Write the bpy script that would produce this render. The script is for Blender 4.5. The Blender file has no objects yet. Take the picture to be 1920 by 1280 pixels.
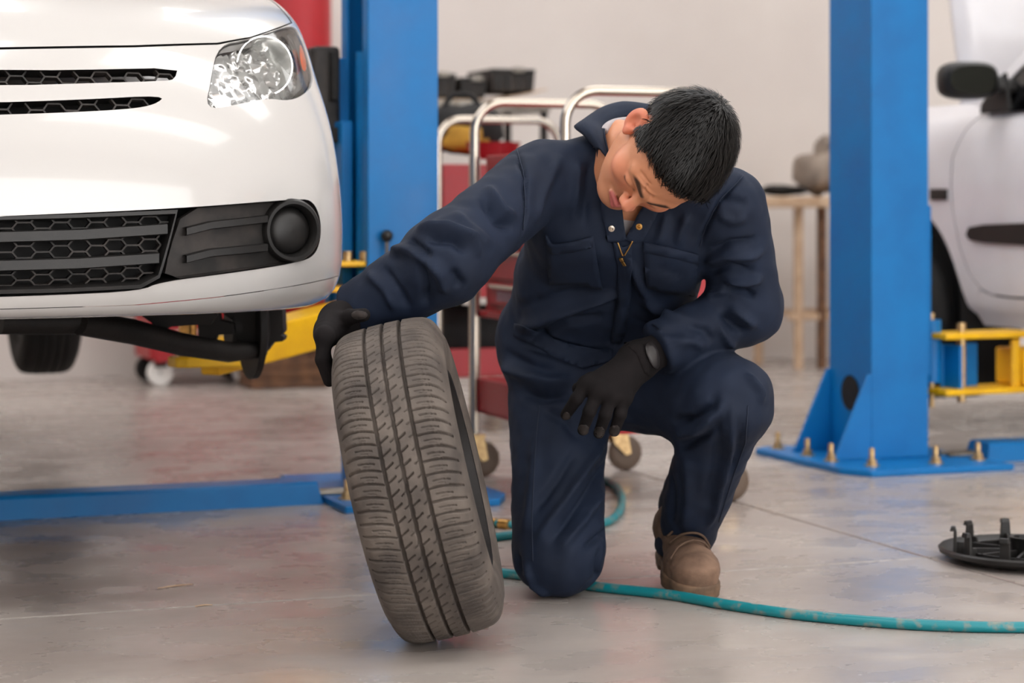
import bpy, bmesh, math, random
import numpy as np
from mathutils import Vector, Matrix, noise as mnoise
from mathutils.bvhtree import BVHTree
from mathutils.geometry import delaunay_2d_cdt

random.seed(7)
SC = bpy.context.scene
COL = SC.collection
PI = math.pi

# ------------------------------------------------------------------ camera
F_PX, CAM_H, HOR = 4000.0, 0.75, 385.0          # focal length in pixels, eye height, horizon row
cam = bpy.data.cameras.new('camera')
cam.sensor_width = 36.0
cam.lens = 36.0 * F_PX / 1920.0
cam.shift_y = -(640.0 - HOR) / 1920.0
cam.clip_end = 200
cam.dof.use_dof = True
cam.dof.focus_distance = 3.75
cam.dof.aperture_fstop = 3.4
camo = bpy.data.objects.new('camera', cam)
camo.location = (0, 0, CAM_H)
camo.rotation_euler = (PI / 2, 0, 0)
COL.objects.link(camo)
SC.camera = camo

# ------------------------------------------------------------------ light
SC.view_settings.view_transform = 'Standard'
SC.view_settings.look = 'None'
SC.view_settings.gamma = 1.0
SC.view_settings.use_curve_mapping = False
SC.view_settings.exposure = 0.8
w = bpy.data.worlds.new('overcast_sky')
SC.world = w
w.use_nodes = True
bgn = w.node_tree.nodes['Background']
bgn.inputs[0].default_value = (1.0, 0.985, 0.97, 1)
bgn.inputs[1].default_value = 3.2

# building frame: the workshop stands turned by 20.5 degrees to the camera
ANG = math.radians(20.5)
B0 = Vector((0.886, 4.545, 0))                    # crossing of the two floor joints
BM = Matrix.Translation(B0) @ Matrix.Rotation(ANG, 4, 'Z')
XP = Vector((math.cos(ANG), math.sin(ANG), 0))
YP = Vector((-math.sin(ANG), math.cos(ANG), 0))
BMI = BM.inverted()


def P(px, py, Y):
    """a pixel of the photograph at depth Y (the depth comes from what the thing touches)"""
    return Vector(((px - 960.0) / F_PX * Y, Y, CAM_H - (py - HOR) / F_PX * Y))


def G(px, py):
    """a pixel on the floor"""
    return P(px, py, CAM_H * F_PX / (py - HOR))


def proj(v):
    return (960 + F_PX * v[0] / v[1], HOR + F_PX * (CAM_H - v[2]) / v[1])


def area_light(name, size_x, size_y, loc, rot, power, color=(1, 1, 1)):
    l = bpy.data.lights.new(name, 'AREA')
    l.shape = 'RECTANGLE'
    l.size, l.size_y, l.energy, l.color = size_x, size_y, power, color
    o = bpy.data.objects.new(name, l)
    o.location, o.rotation_euler = loc, rot
    COL.objects.link(o)
    return o


# ------------------------------------------------------------------ materials
def lin(c):
    return tuple(((x / 255) / 12.92 if x <= 10.3 else (((x / 255) + .055) / 1.055) ** 2.4) for x in c)


MATS = {}


def mat(name, rgb, rough=.5, metal=0.0, noise=0.0, nscale=20.0, bump=0.0, bscale=200.0, sheen=0.0, coat=0.0,
        rgb2=None, emis=None, spec=None, stretch=None, rvar=0.0, detail=4.0, lo=.35, hi=.65):
    m = bpy.data.materials.new(name)
    m.use_nodes = True
    nt = m.node_tree
    b = nt.nodes['Principled BSDF']
    c = lin(rgb)
    b.inputs['Base Color'].default_value = (*c, 1)
    b.inputs['Roughness'].default_value = rough
    b.inputs['Metallic'].default_value = metal
    if spec is not None:
        b.inputs['Specular IOR Level'].default_value = spec
    if sheen:
        b.inputs['Sheen Weight'].default_value = sheen
        b.inputs['Sheen Roughness'].default_value = .5
    if coat:
        b.inputs['Coat Weight'].default_value = coat
        b.inputs['Coat Roughness'].default_value = .04
    if emis:
        b.inputs['Emission Color'].default_value = (*lin(rgb), 1)
        b.inputs['Emission Strength'].default_value = emis
    tc = nt.nodes.new('ShaderNodeTexCoord')
    src = tc.outputs['Object']
    if stretch:
        mp = nt.nodes.new('ShaderNodeMapping')
        mp.inputs['Scale'].default_value = stretch
        nt.links.new(src, mp.inputs[0])
        src = mp.outputs[0]
    if rgb2 is not None or noise:
        n = nt.nodes.new('ShaderNodeTexNoise')
        n.inputs['Scale'].default_value = nscale
        n.inputs['Detail'].default_value = detail
        nt.links.new(src, n.inputs['Vector'])
        r = nt.nodes.new('ShaderNodeMapRange')
        r.inputs['From Min'].default_value, r.inputs['From Max'].default_value = lo, hi
        nt.links.new(n.outputs['Fac'], r.inputs['Value'])
        mx = nt.nodes.new('ShaderNodeMix')
        mx.data_type = 'RGBA'
        c2 = lin(rgb2) if rgb2 is not None else tuple(x * (1 - noise) for x in c)
        mx.inputs['A'].default_value, mx.inputs['B'].default_value = (*c, 1), (*c2, 1)
        nt.links.new(r.outputs[0], mx.inputs['Factor'])
        nt.links.new(mx.outputs['Result'], b.inputs['Base Color'])
        if rvar:
            r2 = nt.nodes.new('ShaderNodeMapRange')
            r2.inputs['From Min'].default_value, r2.inputs['From Max'].default_value = .3, .7
            r2.inputs['To Min'].default_value, r2.inputs['To Max'].default_value = rough - rvar, rough + rvar
            nt.links.new(n.outputs['Fac'], r2.inputs['Value'])
            nt.links.new(r2.outputs[0], b.inputs['Roughness'])
    if bump:
        n2 = nt.nodes.new('ShaderNodeTexNoise')
        n2.inputs['Scale'].default_value = bscale
        n2.inputs['Detail'].default_value = 3
        nt.links.new(src, n2.inputs['Vector'])
        bp = nt.nodes.new('ShaderNodeBump')
        bp.inputs['Strength'].default_value = bump
        bp.inputs['Distance'].default_value = .002
        nt.links.new(n2.outputs['Fac'], bp.inputs['Height'])
        nt.links.new(bp.outputs[0], b.inputs['Normal'])
    MATS[name] = m
    return m


mat('blue_paint', (0, 103, 170), .42, rgb2=(2, 113, 181), nscale=6, rvar=.08, spec=.32)
mat('yellow_paint', (250, 196, 12), .42, rgb2=(232, 176, 20), nscale=9)
mat('red_paint', (168, 10, 26), .4, rgb2=(152, 8, 22), nscale=5)
mat('chrome', (186, 176, 164), .2, 1.0)
mat('steel', (150, 146, 140), .35, .9, rgb2=(120, 112, 102), nscale=30)
mat('brass', (205, 160, 92), .28, .95, rgb2=(170, 128, 72), nscale=60)
mat('zinc', (206, 176, 128), .35, .8, rgb2=(170, 140, 100), nscale=80)
mat('black_plastic', (20, 19, 19), .46, bump=.12, bscale=900, rgb2=(27, 25, 24), nscale=14)
mat('black_dusty', (24, 22, 21), .6, rgb2=(52, 46, 43), nscale=22, bump=.1, bscale=700)
mat('rubber', (16, 15, 15), .75, rgb2=(26, 24, 23), nscale=30)
mat('dark_metal', (30, 26, 25), .62, .3, rgb2=(20, 17, 17), nscale=18, bump=.3, bscale=160)
mat('rust', (120, 84, 58), .8, rgb2=(84, 58, 42), nscale=24)
mat('white_paint', (198, 196, 194), .25, coat=.7)
mat('car_grey_white', (226, 224, 228), .28, coat=.6, rgb2=(214, 211, 214), nscale=3)
mat('tan_wood', (205, 178, 150), .7, rgb2=(184, 154, 126), nscale=14)
mat('cardboard', (196, 166, 136), .8, rgb2=(176, 146, 116), nscale=10)
mat('grey_bag', (150, 136, 124), .8, rgb2=(116, 104, 96), nscale=8)
mat('white_plastic', (232, 230, 226), .4)
mat('label_white', (226, 196, 200), .5)
mat('dark_glass', (8, 8, 10), .05, spec=.6)
mat('yellow_cloth', (206, 160, 60), .85, rgb2=(160, 118, 40), nscale=12)
mat('black_cloth', (18, 17, 18), .85, rgb2=(30, 28, 28), nscale=14)
mat('teal_hose', (0, 122, 132), .42, rgb2=(120, 128, 120), nscale=38, lo=.52, hi=.66, stretch=(1, 1, 1))
mat('dark_gap', (14, 13, 13), .8)
mat('tire_rubber', (66, 59, 55), .78, rgb2=(98, 89, 82), nscale=16, bump=.25, bscale=400, detail=8)
mat('tire_side', (64, 57, 53), .7, rgb2=(88, 76, 68), nscale=12, bump=.2, bscale=300)
mat('denim_thread', (70, 82, 104), .8)
mat('tshirt', (176, 172, 176), .9, bump=.2, bscale=1200)
mat('glove_cloth', (25, 21, 22), .88, rgb2=(19, 16, 17), nscale=30, bump=.25, bscale=1500, spec=.2)
mat('glove_palm', (50, 41, 38), .8, rgb2=(30, 25, 24), nscale=60)
mat('glove_rubber', (40, 37, 38), .45)
mat('boot_leather', (126, 99, 81), .85, rgb2=(94, 72, 58), nscale=26, bump=.35, bscale=300, detail=6)
mat('boot_sole', (128, 100, 78), .8, rgb2=(92, 72, 56), nscale=30)
mat('boot_heel', (92, 74, 60), .8)
mat('lace', (88, 68, 54), .85)
mat('hair', (9, 7, 6), .55, spec=.16)
mat('hair_strand', (10, 8, 7), .45, spec=.26)
mat('mirror_glass', (96, 104, 100), .03, 1.0)
mat('amber', (236, 110, 40), .2)
mat('headlamp_chrome', (238, 238, 236), .12, .72)
mat('headlamp_bulb', (200, 200, 196), .1, .6)


def glass_mat(name, rough=0.0, tint=(1, 1, 1)):
    """thin clear polycarbonate: mostly see-through with a Fresnel reflection"""
    m = bpy.data.materials.new(name)
    m.use_nodes = True
    nt = m.node_tree
    nt.nodes.clear()
    o = nt.nodes.new('ShaderNodeOutputMaterial')
    t = nt.nodes.new('ShaderNodeBsdfTransparent')
    t.inputs[0].default_value = (*tint, 1)
    g = nt.nodes.new('ShaderNodeBsdfGlossy')
    g.inputs['Roughness'].default_value = .02
    f = nt.nodes.new('ShaderNodeFresnel')
    f.inputs['IOR'].default_value = 1.5
    mx = nt.nodes.new('ShaderNodeMixShader')
    nt.links.new(f.outputs[0], mx.inputs[0])
    nt.links.new(t.outputs[0], mx.inputs[1])
    nt.links.new(g.outputs[0], mx.inputs[2])
    nt.links.new(mx.outputs[0], o.inputs[0])
    MATS[name] = m


glass_mat('clear_lens')


def fabric_mat():
    m = mat('navy_twill', (21, 33, 54), .76, rgb2=(17, 27, 45), nscale=9, spec=.3)
    nt = m.node_tree
    b = nt.nodes['Principled BSDF']
    tc = nt.nodes.new('ShaderNodeTexCoord')
    wv = nt.nodes.new('ShaderNodeTexWave')
    wv.inputs['Scale'].default_value = 420
    wv.bands_direction = 'DIAGONAL'
    n = nt.nodes.new('ShaderNodeTexNoise')
    n.inputs['Scale'].default_value = 55
    n.inputs['Detail'].default_value = 5
    ad = nt.nodes.new('ShaderNodeMath')
    ad.operation = 'MULTIPLY_ADD'
    ad.inputs[1].default_value = .12
    bp = nt.nodes.new('ShaderNodeBump')
    bp.inputs['Strength'].default_value = .22
    bp.inputs['Distance'].default_value = .003
    for x in (wv, n):
        nt.links.new(tc.outputs['Object'], x.inputs['Vector'])
    nt.links.new(wv.outputs['Fac'], ad.inputs[0])
    nt.links.new(n.outputs['Fac'], ad.inputs[2])
    nt.links.new(ad.outputs[0], bp.inputs['Height'])
    nt.links.new(bp.outputs[0], b.inputs['Normal'])


fabric_mat()


def floor_mat():
    m = bpy.data.materials.new('polished_concrete')
    m.use_nodes = True
    nt = m.node_tree
    b = nt.nodes['Principled BSDF']
    tc = nt.nodes.new('ShaderNodeTexCoord')

    def nz(scale, detail, stretch=(1, 1, 1), rot=0.0, dist=0.0):
        mp = nt.nodes.new('ShaderNodeMapping')
        mp.inputs['Scale'].default_value = stretch
        mp.inputs['Rotation'].default_value = (0, 0, rot)
        nt.links.new(tc.outputs['Object'], mp.inputs[0])
        n = nt.nodes.new('ShaderNodeTexNoise')
        n.inputs['Scale'].default_value, n.inputs['Detail'].default_value = scale, detail
        n.inputs['Distortion'].default_value = dist
        nt.links.new(mp.outputs[0], n.inputs['Vector'])
        return n.outputs['Fac']

    def mix(a, bb, fac, lo, hi, amt=1.0):
        r = nt.nodes.new('ShaderNodeMapRange')
        r.inputs['From Min'].default_value, r.inputs['From Max'].default_value = lo, hi
        r.inputs['To Max'].default_value = amt
        nt.links.new(fac, r.inputs['Value'])
        x = nt.nodes.new('ShaderNodeMix')
        x.data_type = 'RGBA'
        for k, v in (('A', a), ('B', bb)):
            if isinstance(v, tuple):
                x.inputs[k].default_value = (*lin(v), 1)
            else:
                nt.links.new(v, x.inputs[k])
        nt.links.new(r.outputs[0], x.inputs['Factor'])
        return x.outputs['Result']

    c = mix((168, 160, 154), (146, 135, 129), nz(1.3, 6, dist=.6), .35, .7)
    c = mix(c, (182, 175, 168), nz(3.2, 6, (1, 1.5, 1), .6), .50, .78, .7)
    c = mix(c, (126, 112, 108), nz(1.6, 8, (1, 1.6, 1), -.35, 1.0), .58, .82, .5)
    c = mix(c, (150, 148, 150), nz(11, 6, (1, 2.2, 1), .9), .56, .76, .35)
    c = mix(c, (96, 84, 80), nz(26, 5, (1, 5, 1), -.5), .72, .80, .5)     # scuffs
    c = mix(c, (206, 202, 196), nz(60, 3, (1, 26, 1), .75), .68, .76, .35)  # scratches
    nt.links.new(c, b.inputs['Base Color'])
    rr = nt.nodes.new('ShaderNodeMapRange')
    rr.inputs['From Min'].default_value, rr.inputs['From Max'].default_value = .3, .7
    rr.inputs['To Min'].default_value, rr.inputs['To Max'].default_value = .16, .42
    nt.links.new(nz(5, 8, (1, 1.4, 1), .4), rr.inputs['Value'])
    nt.links.new(rr.outputs[0], b.inputs['Roughness'])
    b.inputs['Specular IOR Level'].default_value = .5
    bp = nt.nodes.new('ShaderNodeBump')
    bp.inputs['Strength'].default_value = .12
    bp.inputs['Distance'].default_value = .002
    nt.links.new(nz(60, 6, (1, 1.5, 1), .3), bp.inputs['Height'])
    nt.links.new(bp.outputs[0], b.inputs['Normal'])
    MATS['concrete'] = m


floor_mat()
mat('wall_plaster', (214, 207, 202), .85, rgb2=(206, 198, 193), nscale=1.2, bump=.15, bscale=40)
mat('ceiling_paint', (226, 222, 218), .85)
mat('joint_filler', (186, 181, 174), .6, rgb2=(150, 144, 138), nscale=30)


# ------------------------------------------------------------------ mesh tools
ROOT = {}                                         # object name -> world matrix of its thing


class MB:
    def __init__(self):
        self.v, self.f = [], []

    def add(self, vs, fs, M=None):
        o = len(self.v)
        self.v += [tuple(M @ Vector(p)) if M is not None else tuple(p) for p in vs]
        self.f += [tuple(i + o for i in f) for f in fs]
        return self

    def box(self, c, s, M=None, taper=None):
        x, y, z = (k / 2 for k in s)
        t = taper or (1, 1)
        vs = [(c[0] + sx * x * (t[0] if sz > 0 else 1), c[1] + sy * y * (t[1] if sz > 0 else 1), c[2] + sz * z)
              for sz in (-1, 1) for sx, sy in ((-1, -1), (1, -1), (1, 1), (-1, 1))]
        return self.add(vs, [(3, 2, 1, 0), (4, 5, 6, 7), (0, 1, 5, 4), (1, 2, 6, 5), (2, 3, 7, 6), (3, 0, 4, 7)], M)

    def prism(self, poly, z0, z1, M=None):
        """outline in the local xy plane, extruded from z0 to z1"""
        n = len(poly)
        a = sum(poly[i][0] * poly[(i + 1) % n][1] - poly[(i + 1) % n][0] * poly[i][1] for i in range(n))
        if a < 0:
            poly = poly[::-1]
        vs = [(p[0], p[1], z0) for p in poly] + [(p[0], p[1], z1) for p in poly]
        fs = [tuple(range(n))[::-1], tuple(range(n, 2 * n))]
        fs += [(i, (i + 1) % n, n + (i + 1) % n, n + i) for i in range(n)]
        return self.add(vs, fs, M)

    def tube(self, pts, r, n=12, M=None, caps=True, closed=False, flat=1.0):
        pts = [Vector(p) for p in pts]
        m = len(pts)
        rs = r if isinstance(r, (list, tuple)) else [r] * m
        up = None
        vs = []
        for i, p in enumerate(pts):
            if closed:
                t = pts[(i + 1) % m] - pts[i - 1]
            else:
                t = pts[min(i + 1, m - 1)] - pts[max(i - 1, 0)]
            t.normalize()
            if up is None:
                up = Vector((0, 0, 1)) if abs(t.z) < .9 else Vector((0, 1, 0))
            up = (up - t * up.dot(t)).normalized()
            sd = t.cross(up)
            for k in range(n):
                a = 2 * PI * k / n
                vs.append(p + (sd * math.cos(a) + up * math.sin(a) * flat) * rs[i])
        fs = []
        for i in range(m if closed else m - 1):
            j = (i + 1) % m
            fs += [(i * n + k, i * n + (k + 1) % n, j * n + (k + 1) % n, j * n + k) for k in range(n)]
        if caps and not closed:
            fs += [tuple(range(n))[::-1], tuple(range((m - 1) * n, m * n))]
        return self.add(vs, fs, M)

    def lathe(self, prof, M=None, n=24, a0=0.0, a1=2 * PI):
        """profile of (radius, height) turned about the local z axis"""
        full = abs(a1 - a0 - 2 * PI) < 1e-6
        k = n if full else n + 1
        vs, fs = [], []
        for (r, z) in prof:
            for i in range(k):
                a = a0 + (a1 - a0) * i / n
                vs.append((r * math.cos(a), r * math.sin(a), z))
        for j in range(len(prof) - 1):
            for i in range(n):
                i2 = (i + 1) % k
                fs.append((j * k + i, j * k + i2, (j + 1) * k + i2, (j + 1) * k + i))
        return self.add(vs, fs, M)

    def sheet(self, rows, M=None, close=False):
        """grid of points"""
        n = len(rows[0])
        vs = [p for r in rows for p in r]
        fs = [(i * n + k, i * n + k + 1, (i + 1) * n + k + 1, (i + 1) * n + k) for i in range(len(rows) - 1) for k in range(n - 1)]
        return self.add(vs, fs, M)

    def build(self, name, material, parent=None, smooth=False, bevel=0.0, world=False, seg=2, solid=0.0, angle=40):
        me = bpy.data.meshes.new(name)
        v = self.v
        if world and parent is not None:
            Mi = ROOT[parent.name].inverted()
            v = [tuple(Mi @ Vector(p)) for p in v]
        me.from_pydata(v, [], self.f)
        me.update()
        return link(me, name, material, parent, smooth, bevel, seg, solid, angle)


def link(me, name, material, parent=None, smooth=False, bevel=0.0, seg=2, solid=0.0, angle=40):
    o = bpy.data.objects.new(name, me)
    COL.objects.link(o)
    if material is not None and not me.materials:
        me.materials.append(MATS[material])
    if parent is not None:
        o.parent = parent
        ROOT[o.name] = ROOT[parent.name]
    else:
        ROOT[o.name] = Matrix.Identity(4)
    if smooth:
        me.polygons.foreach_set('use_smooth', [True] * len(me.polygons))
        if smooth == 'auto':
            me.set_sharp_from_angle(angle=math.radians(angle))
    if solid:
        s = o.modifiers.new('solid', 'SOLIDIFY')
        s.thickness = solid
        s.offset = -1
    if bevel:
        b = o.modifiers.new('bevel', 'BEVEL')
        b.width, b.segments, b.limit_method, b.angle_limit = bevel, seg, 'ANGLE', math.radians(40)
    return o


def inst(src, parent, loc=(0, 0, 0), rot=(0, 0, 0), name=None):
    """another piece that shares the mesh of src"""
    o = src.copy()
    COL.objects.link(o)
    if name:
        o.name = name
    o.parent = parent
    o.location, o.rotation_euler = loc, rot
    ROOT[o.name] = ROOT[parent.name]
    return o


def tag(o, label, cat, group=None):
    o['label'] = label
    o['category'] = cat
    if group:
        o['group'] = group
    return o


def thing(name, label, cat, loc=(0, 0, 0), rotz=0.0, group=None):
    o = bpy.data.objects.new(name, None)
    o.empty_display_size = .1
    COL.objects.link(o)
    o.location, o.rotation_euler = loc, (0, 0, rotz)
    ROOT[o.name] = Matrix.Translation(Vector(loc)) @ Matrix.Rotation(rotz, 4, 'Z')
    return tag(o, label, cat, group)


def struct(o):
    o['kind'] = 'structure'
    return o


def arc(c, r, a0, a1, n, plane='xz'):
    out = []
    for i in range(n + 1):
        a = a0 + (a1 - a0) * i / n
        p = [c[0], c[1], c[2]]
        ax = {'x': 0, 'y': 1, 'z': 2}
        p[ax[plane[0]]] += r * math.cos(a)
        p[ax[plane[1]]] += r * math.sin(a)
        out.append(tuple(p))
    return out


def smooth_path(pts, n=8):
    """Catmull-Rom through the points"""
    pts = [Vector(p) for p in pts]
    out = []
    for i in range(len(pts) - 1):
        p0, p1, p2, p3 = pts[max(i - 1, 0)], pts[i], pts[i + 1], pts[min(i + 2, len(pts) - 1)]
        for k in range(n):
            t = k / n
            out.append(.5 * ((2 * p1) + (p2 - p0) * t + (2 * p0 - 5 * p1 + 4 * p2 - p3) * t * t + (3 * p1 - p0 - 3 * p2 + p3) * t ** 3))
    out.append(pts[-1])
    return out


# ------------------------------------------------------------------ the workshop shell
WX0, WX1, WY0, WY1, WH = -8.0, 6.5, -9.0, 5.42, 4.6


def shell(name, c, s, m):
    o = MB().box(c, s).build(name, m)
    o.matrix_world = BM
    return struct(o)


fl = MB().box(((WX0 + WX1) / 2, (WY0 + WY1) / 2, -.06), (WX1 - WX0 + .4, WY1 - WY0 + .4, .1)).build('floor', 'dark_gap')
fl.matrix_world = BM
struct(fl)
ROOT[fl.name] = BM
g = .004
for x0, x1, y0, y1 in ((WX0, -g, WY0, -g), (g, WX1, WY0, -g), (WX0, -g, g, WY1), (g, WX1, g, WY1)):
    MB().box(((x0 + x1) / 2, (y0 + y1) / 2, -.005), (x1 - x0, y1 - y0, .01)).build('concrete_slab', 'concrete', fl, bevel=.002, seg=1)
MB().box(((WX0 - g) / 2, 0, -.004), (-WX0 - g, 2 * g - .001, .0076)).build('joint_strip', 'joint_filler', fl)
shell('wall_back', ((WX0 + WX1) / 2, WY1 + .1, WH / 2), (WX1 - WX0 + .4, .2, WH), 'wall_plaster')
shell('wall_left', (WX0 - .1, (WY0 + WY1) / 2, WH / 2), (.2, WY1 - WY0, WH), 'wall_plaster')
shell('wall_right', (WX1 + .1, (WY0 + WY1) / 2, WH / 2), (.2, WY1 - WY0, WH), 'wall_plaster')
# flat roof with three long open skylights, unseen and added to bring light from above; the front of the workshop is open to the yard
ce = MB()
cuts = [WY0, -6.2, -4.6, -2.4, -1.1, 1.9, 3.7, WY1]
for i in range(0, len(cuts), 2):
    ce.box(((WX0 + WX1) / 2, (cuts[i] + cuts[i + 1]) / 2, WH + .06), (WX1 - WX0 + .4, cuts[i + 1] - cuts[i], .12))
for x in (WX0 + .5, WX1 - .5, (WX0 + WX1) / 2):
    ce.box((x, (WY0 + WY1) / 2, WH + .06), (1.0, WY1 - WY0, .118))
o = struct(ce.build('ceiling', 'ceiling_paint'))
o.matrix_world = BM

# unseen front wall added to cut frontal daylight; roller-door opening towards the yard steers it
fw_ = MB()
fw_.box(((WX0 + WX1) / 2, WY0 - .1, (WH + 3.3) / 2), (WX1 - WX0 + .4, .2, WH - 3.3))
for x0, x1 in ((WX0, -3.4), (5.8, WX1)):
    fw_.box(((x0 + x1) / 2, WY0 - .1, 1.65), (x1 - x0, .2, 3.3))
o = struct(fw_.build('wall_front_added', 'wall_plaster'))
o.matrix_world = BM


# ------------------------------------------------------------------ two-post lifts
def frame_between(a, b, up=(0, 0, 1)):
    a, b = Vector(a), Vector(b)
    x = (b - a).normalized()
    y = Vector(up).cross(x).normalized()
    z = x.cross(y)
    M = Matrix((x, y, z)).transposed().to_4x4()
    M.translation = a
    return M, (b - a).length


def lift_post(loc, mir, label, side, hole):
    """one column of a two-post lift; local x across, y away from the camera; mir: the channel opens to +x"""
    W_, D_, T_, H_ = .19, .25, .010, 2.95
    t = thing('lift_post', label, 'car lift', loc, ANG)
    X = (lambda x: W_ - x) if mir else (lambda x: x)
    c = [(0, 0), (W_, 0), (W_, D_), (0, D_), (0, D_ - .05), (T_, D_ - .05), (T_, D_ - T_), (W_ - T_, D_ - T_),
         (W_ - T_, T_), (T_, T_), (T_, .05), (0, .05)]
    MB().prism([(X(x), y) for x, y in c], .018, H_).build('column', 'blue_paint', t, bevel=.003)
    bp = [(-.16, -.245), (-.24, -.15), (-.24, .34), (-.16, .40), (.34, .40), (.34, -.245)]
    bp = [(W_ + .16 - (x + .16) if False else x, y) for x, y in bp]
    e = side
    poly = [(W_ + e - .05, -.245), (W_ + e, -.15), (W_ + e, .36), (W_ + e - .05, .40), (-.13, .40), (-.13, -.245)]
    MB().prism([(X(x), y) for x, y in poly], 0, .018).build('base_plate', 'blue_paint', t, bevel=.003)
    for y in (0.0, D_ - .010):
        g_ = [(W_, .018), (W_ + e - .06, .018), (W_ + e - .075, .035), (W_ + .012, .262), (W_, .262)]
        Mg = Matrix(((1, 0, 0, 0), (0, 0, 1, y), (0, 1, 0, 0), (0, 0, 0, 1)))
        MB().prism([(X(a), b) for a, b in g_], 0, .010, Mg).build('gusset', 'blue_paint', t, bevel=.002)
    if hole:  # flat dark disc on the plate, coloured like the shade inside a hole
        Mh = Matrix.Translation((X(W_ + .0015), .12, .20)) @ Matrix.Rotation(PI / 2, 4, 'Y')
        MB().lathe([(0.001, 0), (.045, 0), (.05, .0015), (.052, -.0015)], Mh, 28).build('hole_shade_disc', 'dark_gap', t)
    # anchor bolts
    first = None
    for bx, by in ((W_ + e - .11, -.14), (.07, -.152), (W_ + e - .06, .004), (W_ + e - .06, .144), (.07, .33), (W_ + e - .06, .33), (-.09, -.12)):
        if first is None:
            m = MB()
            m.lathe([(0, .0), (.022, 0), (.022, .004), (0, .004)], n=16)
            m.prism([(.015 * math.cos(k * PI / 3), .015 * math.sin(k * PI / 3)) for k in range(6)], .004, .018)
            m.lathe([(.008, .018), (.008, .046), (.0065, .05), (0, .05)], n=12)
            first = m.build('anchor_bolt', 'zinc', t, smooth='auto')
            first.location = (X(bx), by, .018)
        else:
            inst(first, t, (X(bx), by, .018))
    return t, X


post_a, XA = lift_post((-.369, 5.463, 0), False, 'blue lift column with hanging chain, right behind the white car bumper', .13, False)
post_b, XB = lift_post((1.038, 6.16, 0), True, 'blue lift column with bolted base plate, standing to the right of the kneeling person', .19, True)

# carriage, chain and guards of the left column
t = post_a
MB().tube([(.035, .10, .47), (.035, .10, 1.15)], .036, 20).build('carriage_tube', 'blue_paint', t, smooth='auto')
MB().box((-.022, .225, .79), (.05, .045, .70)).build('carriage_plate', 'blue_paint', t, bevel=.004)
MB().box((-.02, .165, .72), (.03, .09, .50)).build('carriage_web', 'blue_paint', t, bevel=.004)
MB().box((-.055, .24, 1.05), (.075, .10, .24)).build('motor_guard', 'black_dusty', t, bevel=.012)
MB().box((-.04, .175, 1.09), (.02, .035, .13)).build('rubber_buffer', 'rubber', t, bevel=.005)
MB().box((-.045, .18, .935), (.03, .05, .04)).build('stop_block', 'rubber', t, bevel=.004)
MB().box((-.0485, .215, 1.02), (.004, .028, .028)).build('warning_sticker', 'label_red' if 'label_red' in MATS else 'red_paint', t)
mch = MB()
for k in range(46):
    z = 1.16 + k * .038
    for q in range(3):
        mch.prism([(.012 * math.cos(a) , .012 * math.sin(a) * 1.0 + (.012 if math.sin(a) > 0 else -.012)) for a in [i * PI / 5 for i in range(10)]],
                  -.0025, .0025, Matrix.Translation((.03, .085 + q * .012 + (k % 2) * .004, z)) @ Matrix.Rotation(PI / 2, 4, 'X'))
ch = mch.build('lift_chain', 'dark_metal', t)
# swing arm of the left column: yellow box beam under the sill
Marm, Larm = frame_between(P(652, 598, 5.46), P(392, 668, 4.98))
m = MB()
m.prism([(-.02, -.05), (Larm * .55, -.045), (Larm, -.03), (Larm, .03), (Larm * .55, .045), (-.02, .05)], -.045, .045, Marm)
arm = m.build('swing_arm', 'yellow_paint', t, bevel=.006, world=True)
e1 = P(352, 677, 4.95)
m = MB()
m.prism([(.0, -.05), (.13, -.045), (.17, -.03), (.17, .03), (.13, .05), (0, .055), (-.03, .045), (-.045, 0), (-.03, -.045)], -.012, .012,
        Matrix.Translation(e1) @ Matrix.Rotation(math.radians(12), 4, 'Z'))
m.build('pad_plate', 'yellow_paint', arm, bevel=.004, world=True)
MB().tube([e1 + Vector((0, 0, .01)), e1 + Vector((0, 0, .10))], .021, 18).build('pad_screw', 'brass', arm, smooth='auto', world=True)
MB().tube([e1 + Vector((0, 0, .095)), e1 + Vector((0, 0, .125))], .05, 20).build('rubber_pad', 'rubber', arm, smooth='auto', world=True)
m = MB()
for dz in (.535, .60):
    m.box((-.06, .10, dz), (.20, .17, .014))
m.box((-.135, .10, .567), (.014, .15, .07))
m.build('arm_bracket', 'yellow_paint', t, bevel=.004)
for k, (bx, by) in enumerate(((-.09, .04), (-.04, .05), (.0, .03))):
    MB().tube([(bx, by, .60), (bx, by, .632)], .013, 10).build('bracket_pin', 'zinc', arm, smooth='auto').location = (0, 0, 0)
MB().tube([(.045, -.02, .58), (.045, -.02, .66)], .005, 8).build('lock_rod', 'steel', t)
MB().lathe([(0, -.016), (.010, -.013), (.0155, -.004), (.0155, .004), (.010, .013), (0, .016)], Matrix.Translation((.045, -.02, .672)), 16).build('lock_knob', 'black_plastic', t, smooth=True)
MB().box((.03, .0, .555), (.10, .05, .05)).build('lock_housing', 'blue_paint', t, bevel=.004)

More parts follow.
